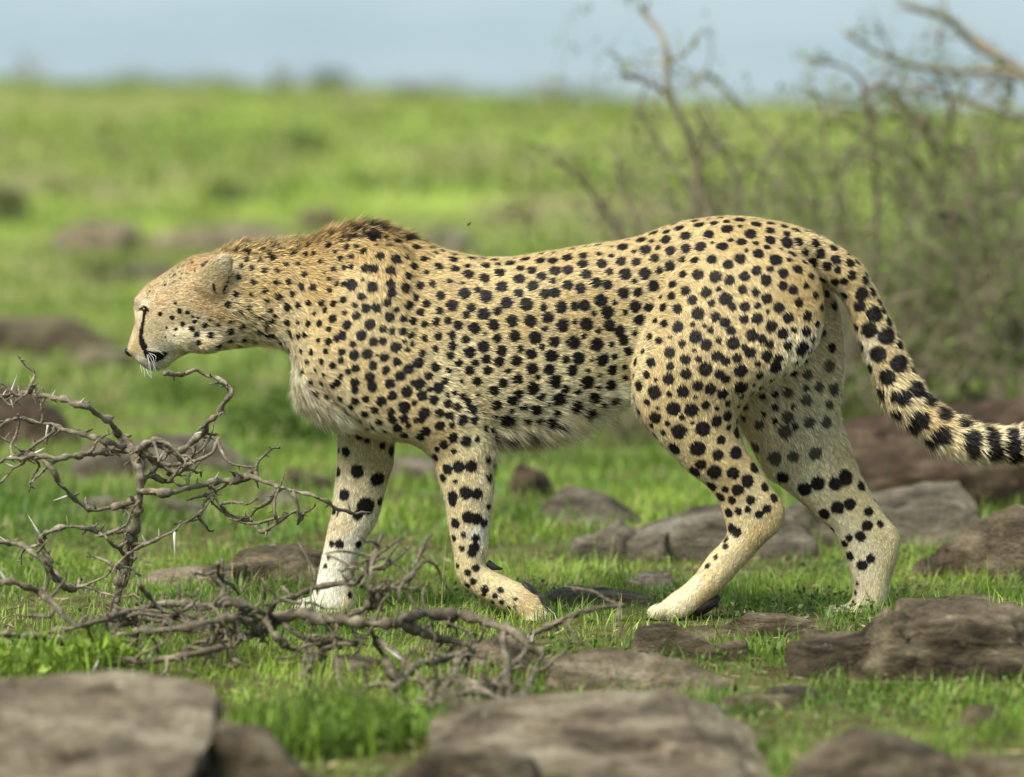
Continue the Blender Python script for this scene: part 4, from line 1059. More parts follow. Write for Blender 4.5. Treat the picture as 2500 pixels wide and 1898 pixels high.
A = [('trunk', K6, [(668, 1790), (682, 1700), (692, 1620), (720, 1480), (770, 1250), (800, 1080), (842, 850), (835, 690), (800, 610)], 0, 17, 15),
     ('branch', K6, [(800, 620), (920, 590), (1040, 620), (1110, 600), (1180, 550), (1240, 470), (1320, 360), (1370, 300), (1388, 250), (1320, 200), (1240, 170), (1160, 138), (1090, 150), (1000, 148)], .0, 10, 6),
     ('branch', K6, [(790, 600), (720, 540), (690, 480), (600, 400), (520, 350), (400, 310), (280, 290), (180, 272), (60, 280), (-80, 290)], -.04, 12, 6),
     ('branch', K6, [(770, 610), (640, 590), (520, 540), (400, 490), (320, 460), (200, 440), (90, 430), (0, 470), (-60, 500)], .03, 9, 5),
     ('branch', K6, [(330, 468), (290, 520), (200, 590), (140, 610), (60, 550), (-20, 500)], .02, 5, 3),
     ('branch', K6, [(800, 630), (680, 630), (540, 640), (400, 650), (250, 650), (100, 670), (0, 680), (-80, 690)], -.06, 11, 6),
     ('branch', K6, [(260, 655), (150, 680), (60, 740), (-20, 800)], -.06, 6, 4),
     ('branch', K6, [(280, 660), (330, 750), (400, 850), (480, 930), (560, 970), (680, 940), (790, 900)], -.05, 6, 9),
     ('branch', K6, [(850, 850), (1000, 850), (1150, 830), (1300, 800), (1450, 770), (1550, 780), (1700, 840), (1850, 880), (2000, 940), (2100, 980), (2180, 992)], .0, 13, 4),
     ('branch', K6, [(1740, 860), (1785, 930), (1792, 1000), (1770, 1050)], .0, 7, 5),
     ('branch', K6, [(1700, 870), (1620, 940), (1540, 990), (1480, 1040), (1400, 1020), (1320, 970), (1250, 870)], .03, 7, 4),
     ('branch', K6, [(1750, 950), (1680, 1040), (1600, 1110), (1540, 1140), (1500, 1090)], -.02, 6, 5),
     ('branch', K6, [(850, 800), (900, 740), (960, 680), (1060, 700), (1150, 700), (1240, 640), (1320, 540)], -.03, 8, 5),
     ('branch', K6, [(820, 650), (900, 640), (980, 700), (1100, 745), (1160, 710)], .05, 10, 8),
     ('branch', K6, [(800, 640), (880, 560), (960, 560), (1040, 610), (1120, 650)], -.05, 12, 8),
     ('branch', K6, [(930, 740), (980, 790), (1060, 800), (1180, 790)], .04, 9, 6),
     ('branch', K6, [(1450, 770), (1490, 740), (1530, 700), (1560, 690)], .01, 7, 5),
     ('branch', K6, [(820, 1220), (930, 1170), (1040, 1100), (1110, 1050), (1200, 970), (1212, 920)], -.04, 6, 3),
     ('branch', K6, [(790, 1090), (600, 1110), (480, 1080), (360, 1080), (290, 1110), (240, 1150), (280, 1240), (320, 1320), (350, 1400)], -.05, 7, 9),
     ('branch', K6, [(600, 1120), (640, 1150), (700, 1210), (760, 1270)], -.04, 6, 5),
     ('branch', K6, [(-60, 1130), (0, 1150), (100, 1180), (180, 1220), (290, 1280), (340, 1390), (440, 1450)], -.10, 8, 9),
     ('branch', K6, [(860, 1200), (740, 1290), (640, 1390), (540, 1480)], -.06, 5, 4),
     ('branch', K6, [(0, 340), (80, 350), (160, 260), (180, 240)], .0, 3, 2)]
sh, lim, g0 = shrub('thorn_shrub', 'bare thorny grey shrub with a knotted crown, standing below the cheetah\'s chin', (285, 1520), -0.30, A, BARK)
for i, a, b in [(2, (105, 310), (128, 385)), (2, (105, 290), (150, 165)), (2, (230, 250), (272, 200)), (2, (60, 275), (85, 228)), (2, (360, 290), (382, 245)), (3, (300, 520), (282, 620)), (5, (270, 650), (350, 605)),
                (5, (110, 670), (150, 640)), (2, (545, 400), (585, 350)), (3, (480, 500), (520, 490)), (0, (822, 1270), (800, 1400)), (17, (915, 1175), (890, 1115)), (17, (1100, 1070), (1105, 1215)), (17, (1010, 1110), (1005, 1050)),
                (18, (300, 1100), (220, 960)), (7, (400, 850), (300, 880)), (6, (130, 690), (70, 655)), (2, (250, 290), (330, 285)), (20, (120, 1180), (60, 1130)), (8, (1300, 800), (1330, 740)), (1, (1240, 480), (1180, 490)), (13, (960, 680), (1010, 600))]:
    o, C = lim[i]
    pa = at(*K6(*a), -0.2)
    k = np.argmin(np.abs(C[:, 0] - pa[0]) + np.abs(C[:, 2] - pa[2]))
    qa = C[k]; qb = qa + (at(*K6(*b), qa[1]) - at(*K6(*a), qa[1])) + np.array((0, -.008, 0))
    add_thorn(o, g0, qa, qb, .0028)

B = [('branch', K7, [(-60, 245), (0, 250), (150, 260), (330, 290), (430, 270), (560, 240), (700, 235), (820, 210), (950, 190), (1060, 190), (1180, 170), (1280, 175), (1400, 192), (1500, 212), (1600, 215), (1700, 190), (1800, 170), (1900, 172), (2000, 195), (2100, 235), (2200, 305), (2270, 335)], 0, 9, 17),
     ('branch', K8, [(150, 270), (190, 240), (260, 212), (350, 165), (450, 142), (550, 130)], 0, 10, 6),
     ('branch', K7, [(1650, 225), (1800, 262), (1900, 285), (2000, 312)], .02, 13, 11),
     ('branch', K7, [(120, 250), (180, 240), (300, 230), (400, 200), (480, 170), (560, 150), (650, 130), (760, 110), (860, 120), (950, 110), (1040, 130), (1130, 160)], .06, 7, 12),
     ('branch', K7, [(-60, 30), (0, 40), (100, 50), (200, 80), (280, 110), (350, 140)], .12, 12, 7),
     ('branch', K7, [(380, 410), (480, 380), (600, 360), (720, 350), (850, 330), (950, 300), (1020, 270), (1100, 230), (1160, 190)], -.06, 9, 13),
     ('branch', K7, [(580, 50), (640, 110), (700, 160), (780, 200), (880, 220), (960, 200)], .05, 7, 9),
     ('branch', K7, [(905, -40), (915, 20), (925, 80), (935, 140), (960, 200)], .05, 7, 9),
     ('branch', K7, [(1100, 170), (1140, 120), (1220, 95), (1300, 60), (1400, 40), (1490, 25), (1520, -5)], .04, 9, 7),
     ('branch', K7, [(1440, 185), (1500, 140), (1560, 105), (1640, 55), (1700, 0), (1740, -60), (1785, -155)], .03, 10, 6),
     ('branch', K7, [(1550, 105), (1540, 60), (1535, -20), (1565, -90), (1590, -160)], .03, 7, 4),
     ('branch', K7, [(1080, 200), (1130, 260), (1190, 310), (1260, 332), (1350, 330), (1450, 310), (1520, 270), (1560, 225)], -.04, 12, 6),
     ('branch', K7, [(1555, 225), (1570, 290), (1600, 350), (1640, 420), (1655, 490), (1700, 540), (1800, 552), (1900, 572), (1985, 582)], -.05, 8, 13),
     ('branch', K7, [(1425, 490), (1500, 495), (1560, 470), (1640, 478), (1690, 530)], -.05, 7, 9),
     ('branch', K7, [(1590, 260), (1680, 330), (1740, 400), (1790, 480), (1830, 540), (1860, 590), (1885, 655)], -.06, 8, 9),
     ('branch', K7, [(2095, 260), (2090, 330), (2105, 400), (2095, 480), (2055, 540), (1970, 580), (1890, 575)], -.06, 14, 10),
     ('branch', K7, [(1880, 600), (1985, 592), (2080, 590), (2150, 570), (2230, 520)], -.08, 10, 6),
     ('branch', K7, [(1990, 590), (1970, 650), (1935, 720)], -.08, 8, 6),
     ('branch', K7, [(2095, 470), (2110, 520), (2125, 560)], -.07, 9, 6),
     ('branch', K7, [(940, 310), (980, 365), (1030, 385)], -.06, 6, 4),
     ('branch', K7, [(1310, 335), (1270, 420), (1215, 490)], -.05, 6, 4),
     ('branch', K7, [(1395, 200), (1402, 300), (1398, 390)], -.05, 6, 4),
     ('branch', K7, [(360, 200), (400, 260), (440, 300), (480, 230), (520, 180)], .0, 10, 8),
     ('branch', K7, [(880, 230), (960, 250), (1000, 160), (1060, 240), (1110, 180)], -.02, 12, 10),
     ('branch', K7, [(760, 260), (840, 280), (930, 250), (1010, 290), (1100, 270)], .03, 8, 9),
     ('branch', K7, [(1180, 220), (1240, 260), (1320, 280), (1380, 240)], .02, 9, 7),
     ('branch', K7, [(540, 190), (580, 220), (640, 240), (720, 190), (800, 160)], .02, 7, 8),
     ('branch', K7, [(1790, 480), (1780, 560), (1790, 625)], -.06, 6, 4),
     ('branch', K7, [(1840, 530), (1890, 510), (1950, 480)], -.06, 6, 5)]
sh2, lim2, g1 = shrub('dead_branch', 'tangle of dead knobbly branches lying in the grass before the forepaws', (700, 1600), -0.78, B, BARK_DARK, 'branch', 190)
for i, a, b in [(5, (440, 395), (470, 330)), (5, (700, 350), (730, 290)), (0, (1280, 175), (1300, 120)), (0, (330, 290), (300, 240)), (14, (1680, 330), (1600, 270)), (0, (2200, 300), (2215, 230)), (4, (100, 50), (70, 0)), (0, (1600, 215), (1650, 260))]:
    o, C = lim2[i]
    pa = at(*K7(*a), -0.45)
    k = np.argmin(np.abs(C[:, 0] - pa[0]) + np.abs(C[:, 2] - pa[2]))
    qa = C[k]; qb = qa + (at(*K7(*b), qa[1]) - at(*K7(*a), qa[1]))
    add_thorn(o, g1, qa, qb, .0028)

# ------------------------------------------------------------------ leaves
LEAF = attr_mat('green_leaf', rough=0.5, translucent=0.35, spec=0.3)

def leaf_cloud(P, Dn, size, col, r, var=0.25, width=0.5):
    """one folded leaf per point, pointing along Dn"""
    n = len(P)
    Dn = Dn / (np.linalg.norm(Dn, axis=1)[:, None] + 1e-9)
    S = np.cross(Dn, r.normal(0, 1, (n, 3))); S /= np.linalg.norm(S, axis=1)[:, None] + 1e-9
    U = np.cross(S, Dn)
    sz = (size * r.uniform(0.6, 1.35, n))[:, None]
    V_ = np.stack([P, P + Dn * sz * .5 + S * sz * width * .5 + U * sz * .08, P + Dn * sz - U * sz * .1, P + Dn * sz * .5 - S * sz * width * .5 + U * sz * .08], 1).reshape(-1, 3)
    o4 = (np.arange(n) * 4)[:, None]
    T_ = np.vstack([o4 + np.array((0, 1, 2)), o4 + np.array((0, 2, 3))])
    col = np.asarray(col) * np.clip(1 + r.normal(0, var, (n, 1)), .4, 1.8)
    return V_, T_, np.repeat(col, 4, 0)

# ------------------------------------------------------------------ thorn bushes on the meadow
def grow(start, d, length, rad, level, r, out_, tips, gravity=0.0):
    n = 7
    P = [start]; d = d / np.linalg.norm(d)
    for i in range(n):
        d = d + r.normal(0, 0.20, 3) + np.array((0, 0, gravity)); d /= np.linalg.norm(d)
        P.append(P[-1] + d * length / n)
    P = np.array(P); R = np.linspace(rad, rad * .45, n + 1)
    out_.append((level, P, R))
    tips.append(P)
    if level < 3:
        for _ in range(int(r.integers(3, 6)) if level < 2 else int(r.integers(2, 4))):
            k = int(r.integers(2, n + 1))
            dd = d + r.normal(0, 0.75, 3); dd[2] += 0.1
            grow(P[k], dd, length * r.uniform(.4, .7), R[k] * .7, level + 1, r, out_, tips, gravity)

def thorn_bush(label, traced, stems, seed, leaf_n, leaf_col, leaf_size, mat, g, spread=0.6, group=None, name='thorn_bush', thin=0.010):
    r = np.random.default_rng(seed)
    root_o = tag(empty(name, g), label, 'bush', group)
    tips = []
    twigs = []
    for pts, Y, r0, r1 in traced:
        P = catmull([at(x, y, Y + .04 * math.sin(i)) for i, (x, y) in enumerate(pts)], 5)
        R = np.linspace(r0, r1, len(P)) * mpp(Y)
        V_, Q_, T_ = tube(P, R, 6)
        link('limb', mesh_arrays('limb', V_ - g, [Q_, T_]), (BARK, BARK_OLIVE, BARK_DARK)[int(r.integers(0, 3))], root_o)
        tips.append(P)
        for _ in range(5):
            k = int(r.integers(len(P) // 3, len(P)))
            o_ = []
            grow(P[k], r.normal(0, 1, 3) + np.array((0, 0, .3)), r.uniform(.08, .22), R[k] * .6, 2, r, o_, tips)
            twigs += [tube(p_, q_, 4, False) for _, p_, q_ in o_]
    for x, y, h, lean in stems:
        z = float(ground_h(x, y))
        o_ = []
        grow(np.array((x, y, z - .02)), np.array((lean + r.normal(0, .15), r.normal(0, .2), 1.0)), h, thin, 0, r, o_, tips)
        big = [tube(p_, q_, 5, False) for lv, p_, q_ in o_ if lv == 0]
        V_, Q_, T_ = merge(big)
        link('limb', mesh_arrays('limb', V_ - g, [Q_]), mat, root_o)
        twigs += [tube(p_, q_, 4, False) for lv, p_, q_ in o_ if lv > 0]
    if twigs:
        V_, Q_, T_ = merge(twigs)
        tag(link('twig_mass', mesh_arrays('twig_mass', V_ - g, [Q_]), mat, root_o), kind='stuff')
    if leaf_n:
        allp = np.vstack(tips)
        P = allp[r.integers(0, len(allp), leaf_n)] + r.normal(0, .015, (leaf_n, 3))
        V_, T_, C_ = leaf_cloud(P, r.normal(0, 1, (leaf_n, 3)) + np.array((0, 0, .4)), leaf_size, leaf_col, r)
        tag(link('foliage', mesh_arrays('foliage', V_ - g, [T_], C_, smooth=False), LEAF, root_o), kind='stuff')
    return root_o

f = 1.1302
def fx(*pts): return [(x * f, y * f) for x, y in pts]
Yb = 5.2
gb = np.array((1.35, Yb, float(ground_h(1.35, Yb))))
trc = [(fx((1990, 790), (1900, 640), (1895, 500), (1885, 330), (1872, 210), (1835, 150), (1745, 128)), Yb - .3, 9, 4),
       (fx((2050, 790), (2000, 600), (2040, 390), (2055, 260), (2040, 180), (2000, 140)), Yb, 9, 4),
       (fx((2330, 300), (2212, 160), (2110, 100), (2050, 42), (1955, 12)), Yb + .2, 14, 8),
       (fx((2300, 330), (2212, 170), (2050, 152), (1930, 130), (1825, 72)), Yb - .1, 10, 5),
       (fx((2212, 260), (2080, 215), (1960, 195), (1860, 235)), Yb + .1, 8, 4),
       (fx((2200, 780), (2180, 520), (2212, 330)), Yb + .1, 12, 8),
       (fx((2100, 800), (2140, 600), (2090, 420), (2130, 280)), Yb - .2, 9, 5)]
r_ = np.random.default_rng(91)
for k in range(30):
    bx_, by_ = r_.uniform(1950, 2760), r_.uniform(820, 900)
    ex_, ey_ = bx_ + r_.uniform(-420, 160), r_.uniform(180, 620)
    trc.append(([(bx_, by_), (bx_ + (ex_ - bx_) * .25 + r_.normal(0, 40), by_ + (ey_ - by_) * .4), (bx_ + (ex_ - bx_) * .6 + r_.normal(0, 45), by_ + (ey_ - by_) * .75), (ex_, ey_), (ex_ - r_.uniform(30, 110), ey_ - r_.uniform(-30, 50))], Yb + r_.uniform(-.6, .5), r_.uniform(5, 9), r_.uniform(2.5, 5)))
stems = [(r_.uniform(0.72, 2.2), Yb + r_.uniform(-.5, .7), r_.uniform(.45, .85), r_.uniform(-.5, .25)) for _ in range(80)]
thorn_bush('tall tangled grey-brown thorn bush with sparse leaves, growing behind the tail', trc, stems, 5, 13000, (.15, .23, .04), .024, BARK_OLIVE, gb)
Yb = 4.3
gb = np.array((.55, Yb, float(ground_h(.55, Yb))))
trc = [(fx((1560, 690), (1545, 540), (1520, 420), (1490, 300), (1445, 200), (1440, 120), (1425, 70), (1385, 22)), Yb, 11, 7),
       (fx((1490, 290), (1440, 205), (1400, 180), (1345, 158)), Yb - .05, 6, 4),
       (fx((1620, 690), (1600, 500), (1590, 380), (1530, 290), (1500, 240)), Yb + .1, 8, 4),
       (fx((1700, 700), (1660, 520), (1640, 400), (1690, 290)), Yb - .1, 7, 4),
       (fx((1400, 640), (1330, 500), (1270, 400), (1240, 330)), Yb + .3, 5, 3)]
for k in range(5):
    bx_, by_ = r_.uniform(1560, 1950), r_.uniform(720, 800)
    ex_, ey_ = bx_ + r_.uniform(-260, 160), r_.uniform(230, 480)
    trc.append(([(bx_, by_), (bx_ + (ex_ - bx_) * .3 + r_.normal(0, 30), by_ + (ey_ - by_) * .45), (bx_ + (ex_ - bx_) * .7 + r_.normal(0, 30), by_ + (ey_ - by_) * .8), (ex_, ey_)], Yb + r_.uniform(-.3, .4), r_.uniform(5, 9), r_.uniform(3, 5)))
stems = [(r_.uniform(0.28, .95), Yb + r_.uniform(-.3, .6), r_.uniform(.36, .62), r_.uniform(-.35, .3)) for _ in range(26)]
thorn_bush('open thorn bush with one tall bent twig, growing behind the rump', trc, stems, 6, 3500, (.19, .23, .055), .022, BARK_OLIVE, gb)

# weeds
def weed(label, px, py, w, h, n, col, size, seed, stem_n=8, cat_='weed', name='leafy_weed', width=.5, depth=1.0, up=0.6, Yoff=0.0, blades=0):
    r = np.random.default_rng(seed)
    X, Yg = ground_at(px, py)
    Yg += Yoff
    g = np.array((X, Yg, float(ground_h(X, Yg))))
    W_, H_ = w * mpp(Yg) / 2, h * mpp(Yg)
    root_o = tag(empty(name, g), label, cat_)
    st = []
    Ps, Ds = [], []
    for _ in range(stem_n):
        a = r.uniform(0, 2 * math.pi); q = math.sqrt(r.random())
        b0 = np.array((math.cos(a) * W_ * q * .7, math.sin(a) * W_ * q * .7 * depth, -.01))
        top = np.array((b0[0] * 1.4, b0[1] * 1.4, H_ * (1 - .45 * q * q) * r.uniform(.7, 1.05)))
        P = catmull([b0, (b0 + top) / 2 + r.normal(0, H_ * .08, 3), top], 5)
        st.append(tube(P, np.linspace(.0018, .0008, len(P)), 4, False))
        k = r.integers(1, len(P), n // stem_n)
        Ps.append(P[k] + r.normal(0, W_ * .10, (len(k), 3)) * np.array((1, 1, .5)))
        d = r.normal(0, 1, (len(k), 3)); d[:, 2] = np.abs(d[:, 2]) * .6 + up
        Ds.append(d)
    V_, Q_, T_ = merge(st)
    if blades:
        B_ = np.stack([r.normal(0, W_ * .55, blades), r.normal(0, W_ * .4, blades), np.zeros(blades)], -1)
        az = r.uniform(0, 2 * math.pi, blades); bl = H_ * r.uniform(.25, 1.35, blades) ** 1.2; be = r.uniform(.1, .9, blades)
        D_ = np.stack([np.cos(az), np.sin(az), np.zeros(blades)], -1); S_ = np.stack([-np.sin(az), np.cos(az), np.zeros(blades)], -1) * .0022
        U_ = np.array((0, 0, 1.0))
        m_ = B_ + bl[:, None] * .55 * (U_ * np.cos(be * .4)[:, None] + D_ * np.sin(be * .4)[:, None])
        t_ = m_ + bl[:, None] * .5 * (U_ * np.cos(be * 1.3)[:, None] + D_ * np.sin(be * 1.3)[:, None])
        BV = np.stack([B_ - S_, B_ + S_, m_ - S_, m_ + S_, t_], 1).reshape(-1, 3); o5 = (np.arange(blades) * 5)[:, None]
        bc = np.array((.19, .29, .035)) * r.uniform(.6, 1.5, (blades, 1))
        tag(link('blade_tuft', mesh_arrays('blade_tuft', BV, [o5 + np.array((0, 1, 3, 2)), o5 + np.array((2, 3, 4))], np.repeat(bc, 5, 0)), LEAF, root_o), kind='stuff')
    tag(link('stems', mesh_arrays('stems', V_, [Q_], np.tile(np.array(col) * .8, (len(V_), 1))), LEAF, root_o), kind='stuff')
    V_, T_, C_ = leaf_cloud(np.vstack(Ps), np.vstack(Ds), size, col, r, width=width)
    tag(link('foliage', mesh_arrays('foliage', V_, [T_], C_, smooth=False), LEAF, root_o), kind='stuff')
weed('dense dark green fine-leaved weed beside the pale overhanging slab', 800, 1828, 520, 125, 2600, (.12, .20, .028), .015, 201, 60, width=.3, blades=420)
weed('bushy green weed behind the thorny shrub, under the throat', 690, 1080, 300, 130, 2200, (.11, .18, .03), .018, 203, 26)
weed('bright broad-leaved weed among the dead twigs near the pale slab', 120, 1650, 460, 105, 420, (.20, .29, .035), .022, 207, 30, width=.6, blades=260)
weed('yellow-green sprigs of weed in front of the dark reddish boulder', 2210, 1172, 270, 78, 1300, (.20, .25, .035), .010, 211, 34, width=.4)
weed('small fresh green leafy sprig at the edge of the grey rock under the tail', 2480, 1225, 110, 70, 120, (.17, .30, .03), .022, 213, 8, width=.8)
weed('dark green weed at the foot of the tall thorn bush', 2130, 900, 300, 110, 2000, (.09, .18, .03), .02, 217, 24)
weed('lush green weed behind the tail at the thorn bush', 2400, 895, 360, 130, 2200, (.11, .22, .03), .022, 219, 24)
weed('olive weed on the meadow just beyond the chin', 480, 985, 340, 90, 1500, (.15, .23, .04), .02, 221, 22)
weed('tufty green weed growing behind the dip of the back', 1290, 690, 260, 110, 900, (.24, .34, .05), .03, 223, 20)
# a single yellowing leaf standing in the grass
X, Yg = ground_at(1990, 1352)
V_, T_, C_ = leaf_cloud(np.array([(0, 0, 0.0)]), np.array([(.25, 0, 1.0)]), .045, (.33, .36, .05), np.random.default_rng(4), width=.6)
tag(link('leaf', mesh_arrays('leaf', V_, [T_], C_, smooth=False), LEAF, loc=(X, Yg, float(ground_h(X, Yg)))), 'single broad yellow-green leaf upright in the grass between the hind legs', 'leaf')

# distant shrubs
def far_shrub(px, py, w, h, col, seed, label, group, dens=420, name='meadow_shrub', stems=6):
    r = np.random.default_rng(seed)
    X, Yg = ground_at(px, py)
    g = np.array((X, Yg, float(ground_h(X, Yg))))
    W_, H_ = w * mpp(Yg) / 2, h * mpp(Yg)
    root_o = tag(empty(name, g), label, 'shrub', group)
    st = []
    for _ in range(stems):
        top = np.array((r.normal(0, W_ * .5), r.normal(0, W_ * .5), H_ * r.uniform(.6, .95)))
        st.append(tube(catmull([np.zeros(3) - (0, 0, .03), top * .5 + r.normal(0, W_ * .1, 3), top], 4), np.linspace(H_ * .03, H_ * .012, 9), 4, False))
    V_, Q_, T_ = merge(st)
    link('stem', mesh_arrays('stem', V_, [Q_]), BARK_OLIVE, root_o)
    a = r.normal(0, 1, (dens, 3)); a /= np.linalg.norm(a, axis=1)[:, None]
    q = r.random(dens)[:, None] ** .4
    c = r.normal(0, .45, (5, 3)); c[:, 2] = r.uniform(.3, .7, 5)
    P = (a * q * .42 + c[r.integers(0, 5, dens)] * np.array((1, 1, 1))) * np.array((W_, W_, H_))
    P[:, 2] = np.abs(P[:, 2])
    V_, T_, C_ = leaf_cloud(P, a + np.array((0, 0, .3)), H_ * .17, col, r)
    tag(link('foliage', mesh_arrays('foliage', V_, [T_], C_, smooth=False), LEAF, root_o), kind='stuff')
OL, DK, GB = (.17, .175, .05), (.085, .11, .03), (.20, .175, .10)
FARL = ['wide olive shrub just below the ridge line, under the saplings', 'dark green shrub on the slope below the leaning bare sapling', 'small olive shrub on the ridge slope beside the wide olive shrub',
        'long olive shrub on the slope under the small grey skyline bush', 'dark shrub alone in the middle of the far bright meadow', 'olive shrub on the slope next to the open thorn bush', 'dry grey shrub on the ridge slope between two olive shrubs',
        'dark little shrub behind the nape, close to the meadow ledge', 'tall dark shrub by the dark end of the meadow ledge', 'olive shrub just in front of the brown ledge end', 'dark shrub on the meadow above the nose',
        'olive shrub on the meadow behind the shoulder hump', 'dry grey shrub on the meadow above the dip of the back', 'flat olive shrub far out on the open empty meadow', 'olive shrub between the far dark shrub and the nape',
        'olive shrub on the meadow above the loin', 'dry grey tuft of shrub above the meadow ledge', 'small dry shrub on the bright open slope', 'small dark shrub just above the crown of the head']
for i, (px, py, w, h, c) in enumerate([(440, 268, 330, 62, OL), (820, 300, 170, 70, DK), (300, 245, 160, 40, OL), (1080, 300, 260, 50, OL), (740, 385, 150, 60, DK), (1340, 335, 220, 60, OL), (1010, 290, 100, 40, GB), (560, 505, 120, 60, DK),
                                       (30, 545, 110, 100, DK), (220, 590, 120, 60, OL), (260, 700, 240, 80, DK), (900, 470, 160, 50, OL), (1250, 520, 200, 60, GB), (60, 380, 160, 40, OL), (640, 430, 120, 40, OL), (1150, 420, 160, 50, OL),
                                       (130, 470, 120, 30, GB), (300, 370, 90, 34, GB), (520, 690, 110, 50, DK)]):
    far_shrub(px, py, w, h, c, 300 + i, FARL[i], 'shrubs on the far meadow')
for i, (px, py, w, h, lb) in enumerate([(690, 205, 90, 85, 'leaning bare sapling standing against the sky on the ridge'), (540, 200, 120, 60, 'thin pale sapling on the ridge next to the leaning bare sapling'), (1350, 238, 90, 62, 'small grey bush on the skyline above the dip of the back'), (60, 195, 110, 80, 'thin pale bush on the skyline above the empty meadow'), (455, 192, 70, 34, 'tiny dark bush on the ridge skyline beside the thin pale sapling')]):
    far_shrub(px, py, w, h, GB, 400 + i, lb, None, 60, 'ridge_bush', 9)
# ------------------------------------------------------------------ grass
GRASS = attr_mat('grass_blade', rough=0.45, translucent=0.38, spec=0.35)
FOOTA = np.array(FOOT)
def keep_clear(X, Y, k=0.9):
    ok = np.ones(len(X), bool)
    for cx, cy, rx, ry in FOOTA:
        ok &= ((X - cx) / (rx * k)) ** 4 + ((Y - cy) / (ry * k)) ** 4 > 1
    return ok

def grass(name, label, n, x0, x1, y0, y1, hgt, wid, r, lush=0.0, patch=2.2, widen=0.0, lo=(.115, .215, .028), hi=(.29, .415, .058), dryf=.075):
    Y = y0 + (y1 - y0) * r.random(n)
    half = (x1 - x0) / 2 * (1 + widen * (Y - y0) / (y1 - y0))
    X = (x0 + x1) / 2 + (r.random(n) * 2 - 1) * half
    Pq = np.stack([X, Y, np.zeros(n)], -1)
    dens = fbm(Pq * patch + 4, 3)
    ok = keep_clear(X, Y) & (r.random(n) < np.clip((dens - 0.30) * 5, 0.22, 1))
    X, Y, dens = X[ok], Y[ok], dens[ok]
    n = len(X)
    Pq = Pq[ok]
    Z = ground_h(X, Y)
    tall = fbm(Pq * 5.1 + 40, 2)
    H = hgt * np.clip(r.lognormal(-0.1, 0.42, n), .3, 2.6) * (0.45 + 1.1 * tall)
    stalk = r.random(n) < 0.006
    H[stalk] *= 3.0
    edge = np.zeros(n, bool)
    for cx, cy, rx, ry in FOOTA:
        q = ((X - cx) / (rx * 1.12)) ** 4 + ((Y - cy) / (ry * 1.12)) ** 4
        edge |= q < 1
    H[edge & (r.random(n) < .25)] *= 1.9
    az = r.uniform(0, 2 * math.pi, n)
    tuft = fbm(Pq * 9 + 70, 2) * 12
    az = np.where(r.random(n) < .5, az, tuft)
    bend = np.clip(r.normal(.72, .36, n), .05, 1.4)
    D = np.stack([np.cos(az), np.sin(az), np.zeros(n)], -1)
    fa = az + r.normal(math.pi / 2, .5, n)
    S = np.stack([np.cos(fa), np.sin(fa), np.zeros(n)], -1)
    w = (wid * r.uniform(.6, 1.4, n) * np.where(stalk, .55, 1))[:, None]
    B = np.stack([X, Y, Z - .004], -1)
    up = np.array((0, 0, 1.0))
    m = B + H[:, None] * (.55 * up * np.cos(bend * .5)[:, None] + .55 * D * np.sin(bend * .5)[:, None])
    t = m + H[:, None] * .5 * (up * np.cos(bend * 1.25)[:, None] + D * np.sin(bend * 1.25)[:, None])
    V_ = np.stack([B - S * w * .5, B + S * w * .5, m - S * w * .42, m + S * w * .42, t], 1).reshape(-1, 3)
    o5 = (np.arange(n) * 5)[:, None]
    hue = fbm(Pq * 3.3 + 11, 3)[:, None]
    mixv = np.clip((hue - .35) * 2.6 + r.normal(0, .22, (n, 1)), 0, 1)
    c = np.array(lo) * (1 - mixv) + np.array(hi) * mixv
    dry = (r.random(n) < dryf) | stalk
    c[dry] = np.array((.42, .37, .15)) * r.uniform(.6, 1.1, (dry.sum(), 1))
    c *= np.clip(1 + r.normal(0, .18, (n, 1)), .5, 1.6)
    C_ = np.repeat(c, 5, 0).reshape(n, 5, 3)
    C_[:, 4] *= np.array((1.15, 1.08, 1.0))
    me = mesh_arrays(name, V_, [o5 + np.array((0, 1, 3, 2)), o5 + np.array((2, 3, 4))], C_.reshape(-1, 3))
    tag(link(name, me, GRASS), label, 'grass', kind='stuff')

gr = np.random.default_rng(77)
grass('grass', 'short bright green grass around the paws and rocks', 270000, -1.7, 1.7, -2.9, 1.3, .024, .0022, gr)
grass('grass', 'green grass just behind the cheetah', 110000, -1.9, 1.9, 1.3, 6.0, .034, .0040, gr, widen=.5)
grass('grass', 'green meadow grass in the middle distance', 80000, -3.0, 3.0, 6.0, 24.0, .050, .012, gr, patch=.8, widen=1.6, lo=(.13, .205, .035), hi=(.26, .37, .055), dryf=.09)
grass('grass', 'far meadow grass up to the ridge', 50000, -6.5, 6.5, 24.0, 77.0, .09, .04, gr, patch=.22, widen=1.6, lo=(.14, .205, .04), hi=(.265, .36, .06), dryf=.1)

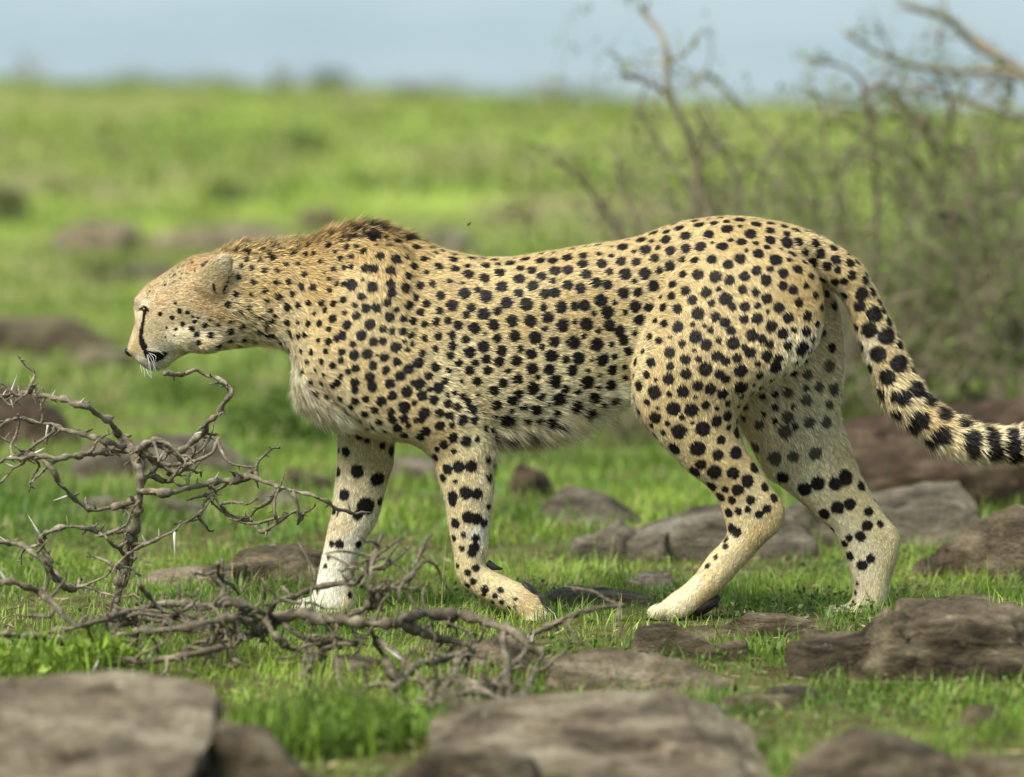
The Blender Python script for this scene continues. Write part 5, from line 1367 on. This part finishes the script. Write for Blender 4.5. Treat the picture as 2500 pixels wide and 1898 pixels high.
# small round-leaved ground cover and straw between the blades
n = 9000
X = gr.uniform(-1.6, 1.6, n * 4); Y = gr.uniform(-2.8, 2.0, n * 4)
Pq = np.stack([X, Y, np.zeros(n * 4)], -1)
ok = (fbm(Pq * 3.0 + 60, 3) > .56) & keep_clear(X, Y, .97)
X, Y, Pq = X[ok][:n], Y[ok][:n], Pq[ok][:n]
P0 = np.stack([X, Y, ground_h(X, Y) + gr.uniform(.002, .022, len(X))], -1)
dv = gr.normal(0, 1, (len(X), 3)); dv[:, 2] = np.abs(dv[:, 2]) * .5 + .15
V_, T_, C_ = leaf_cloud(P0, dv, .011, (.085, .155, .025), gr, width=.75)
tag(link('ground_cover', mesh_arrays('ground_cover', V_, [T_], C_, smooth=False), LEAF), 'patches of low round-leaved ground cover between the grass', 'ground cover', kind='stuff')
n = 3500
X = gr.uniform(-1.6, 1.6, n); Y = gr.uniform(-2.8, 2.0, n)
ok = keep_clear(X, Y, .97); X, Y = X[ok], Y[ok]
P0 = np.stack([X, Y, ground_h(X, Y) + gr.uniform(.002, .016, len(X))], -1)
dv = gr.normal(0, 1, (len(X), 3)); dv[:, 2] *= .25
V_, T_, C_ = leaf_cloud(P0, dv, .032, (.40, .33, .17), gr, width=.035)
tag(link('dry_straw', mesh_arrays('dry_straw', V_, [T_], C_, smooth=False), LEAF), 'dry straw-coloured bits lying loose in the grass', 'straw', kind='stuff')

# ------------------------------------------------------------------ a fly in the air above the back
fly_mat = plain_mat('fly_black', (.02, .018, .016), .4)
wing_mat = plain_mat('fly_wing', (.25, .24, .22), .3)
q = at(1145, 548, -.05)
fl = tag(empty('fly', q), 'tiny dark fly hovering above the dip of the cheetah\'s back', 'fly')
link('body', tube_mesh('body', [tube([(-.003, 0, -.003), (-.001, 0, -.001), (.0015, 0, .0015), (.003, 0, .0035)], [.0008, .0016, .0016, .0011], 8)]), fly_mat, fl)
for s in (-1, 1):
    link('wing', mesh_arrays('wing', np.array([(0, 0, .001), (-.003, s * .003, .003), (-.0045, s * .0045, .0015), (-.002, s * .002, 0)]), [np.array([[0, 1, 2, 3]])]), wing_mat, fl)
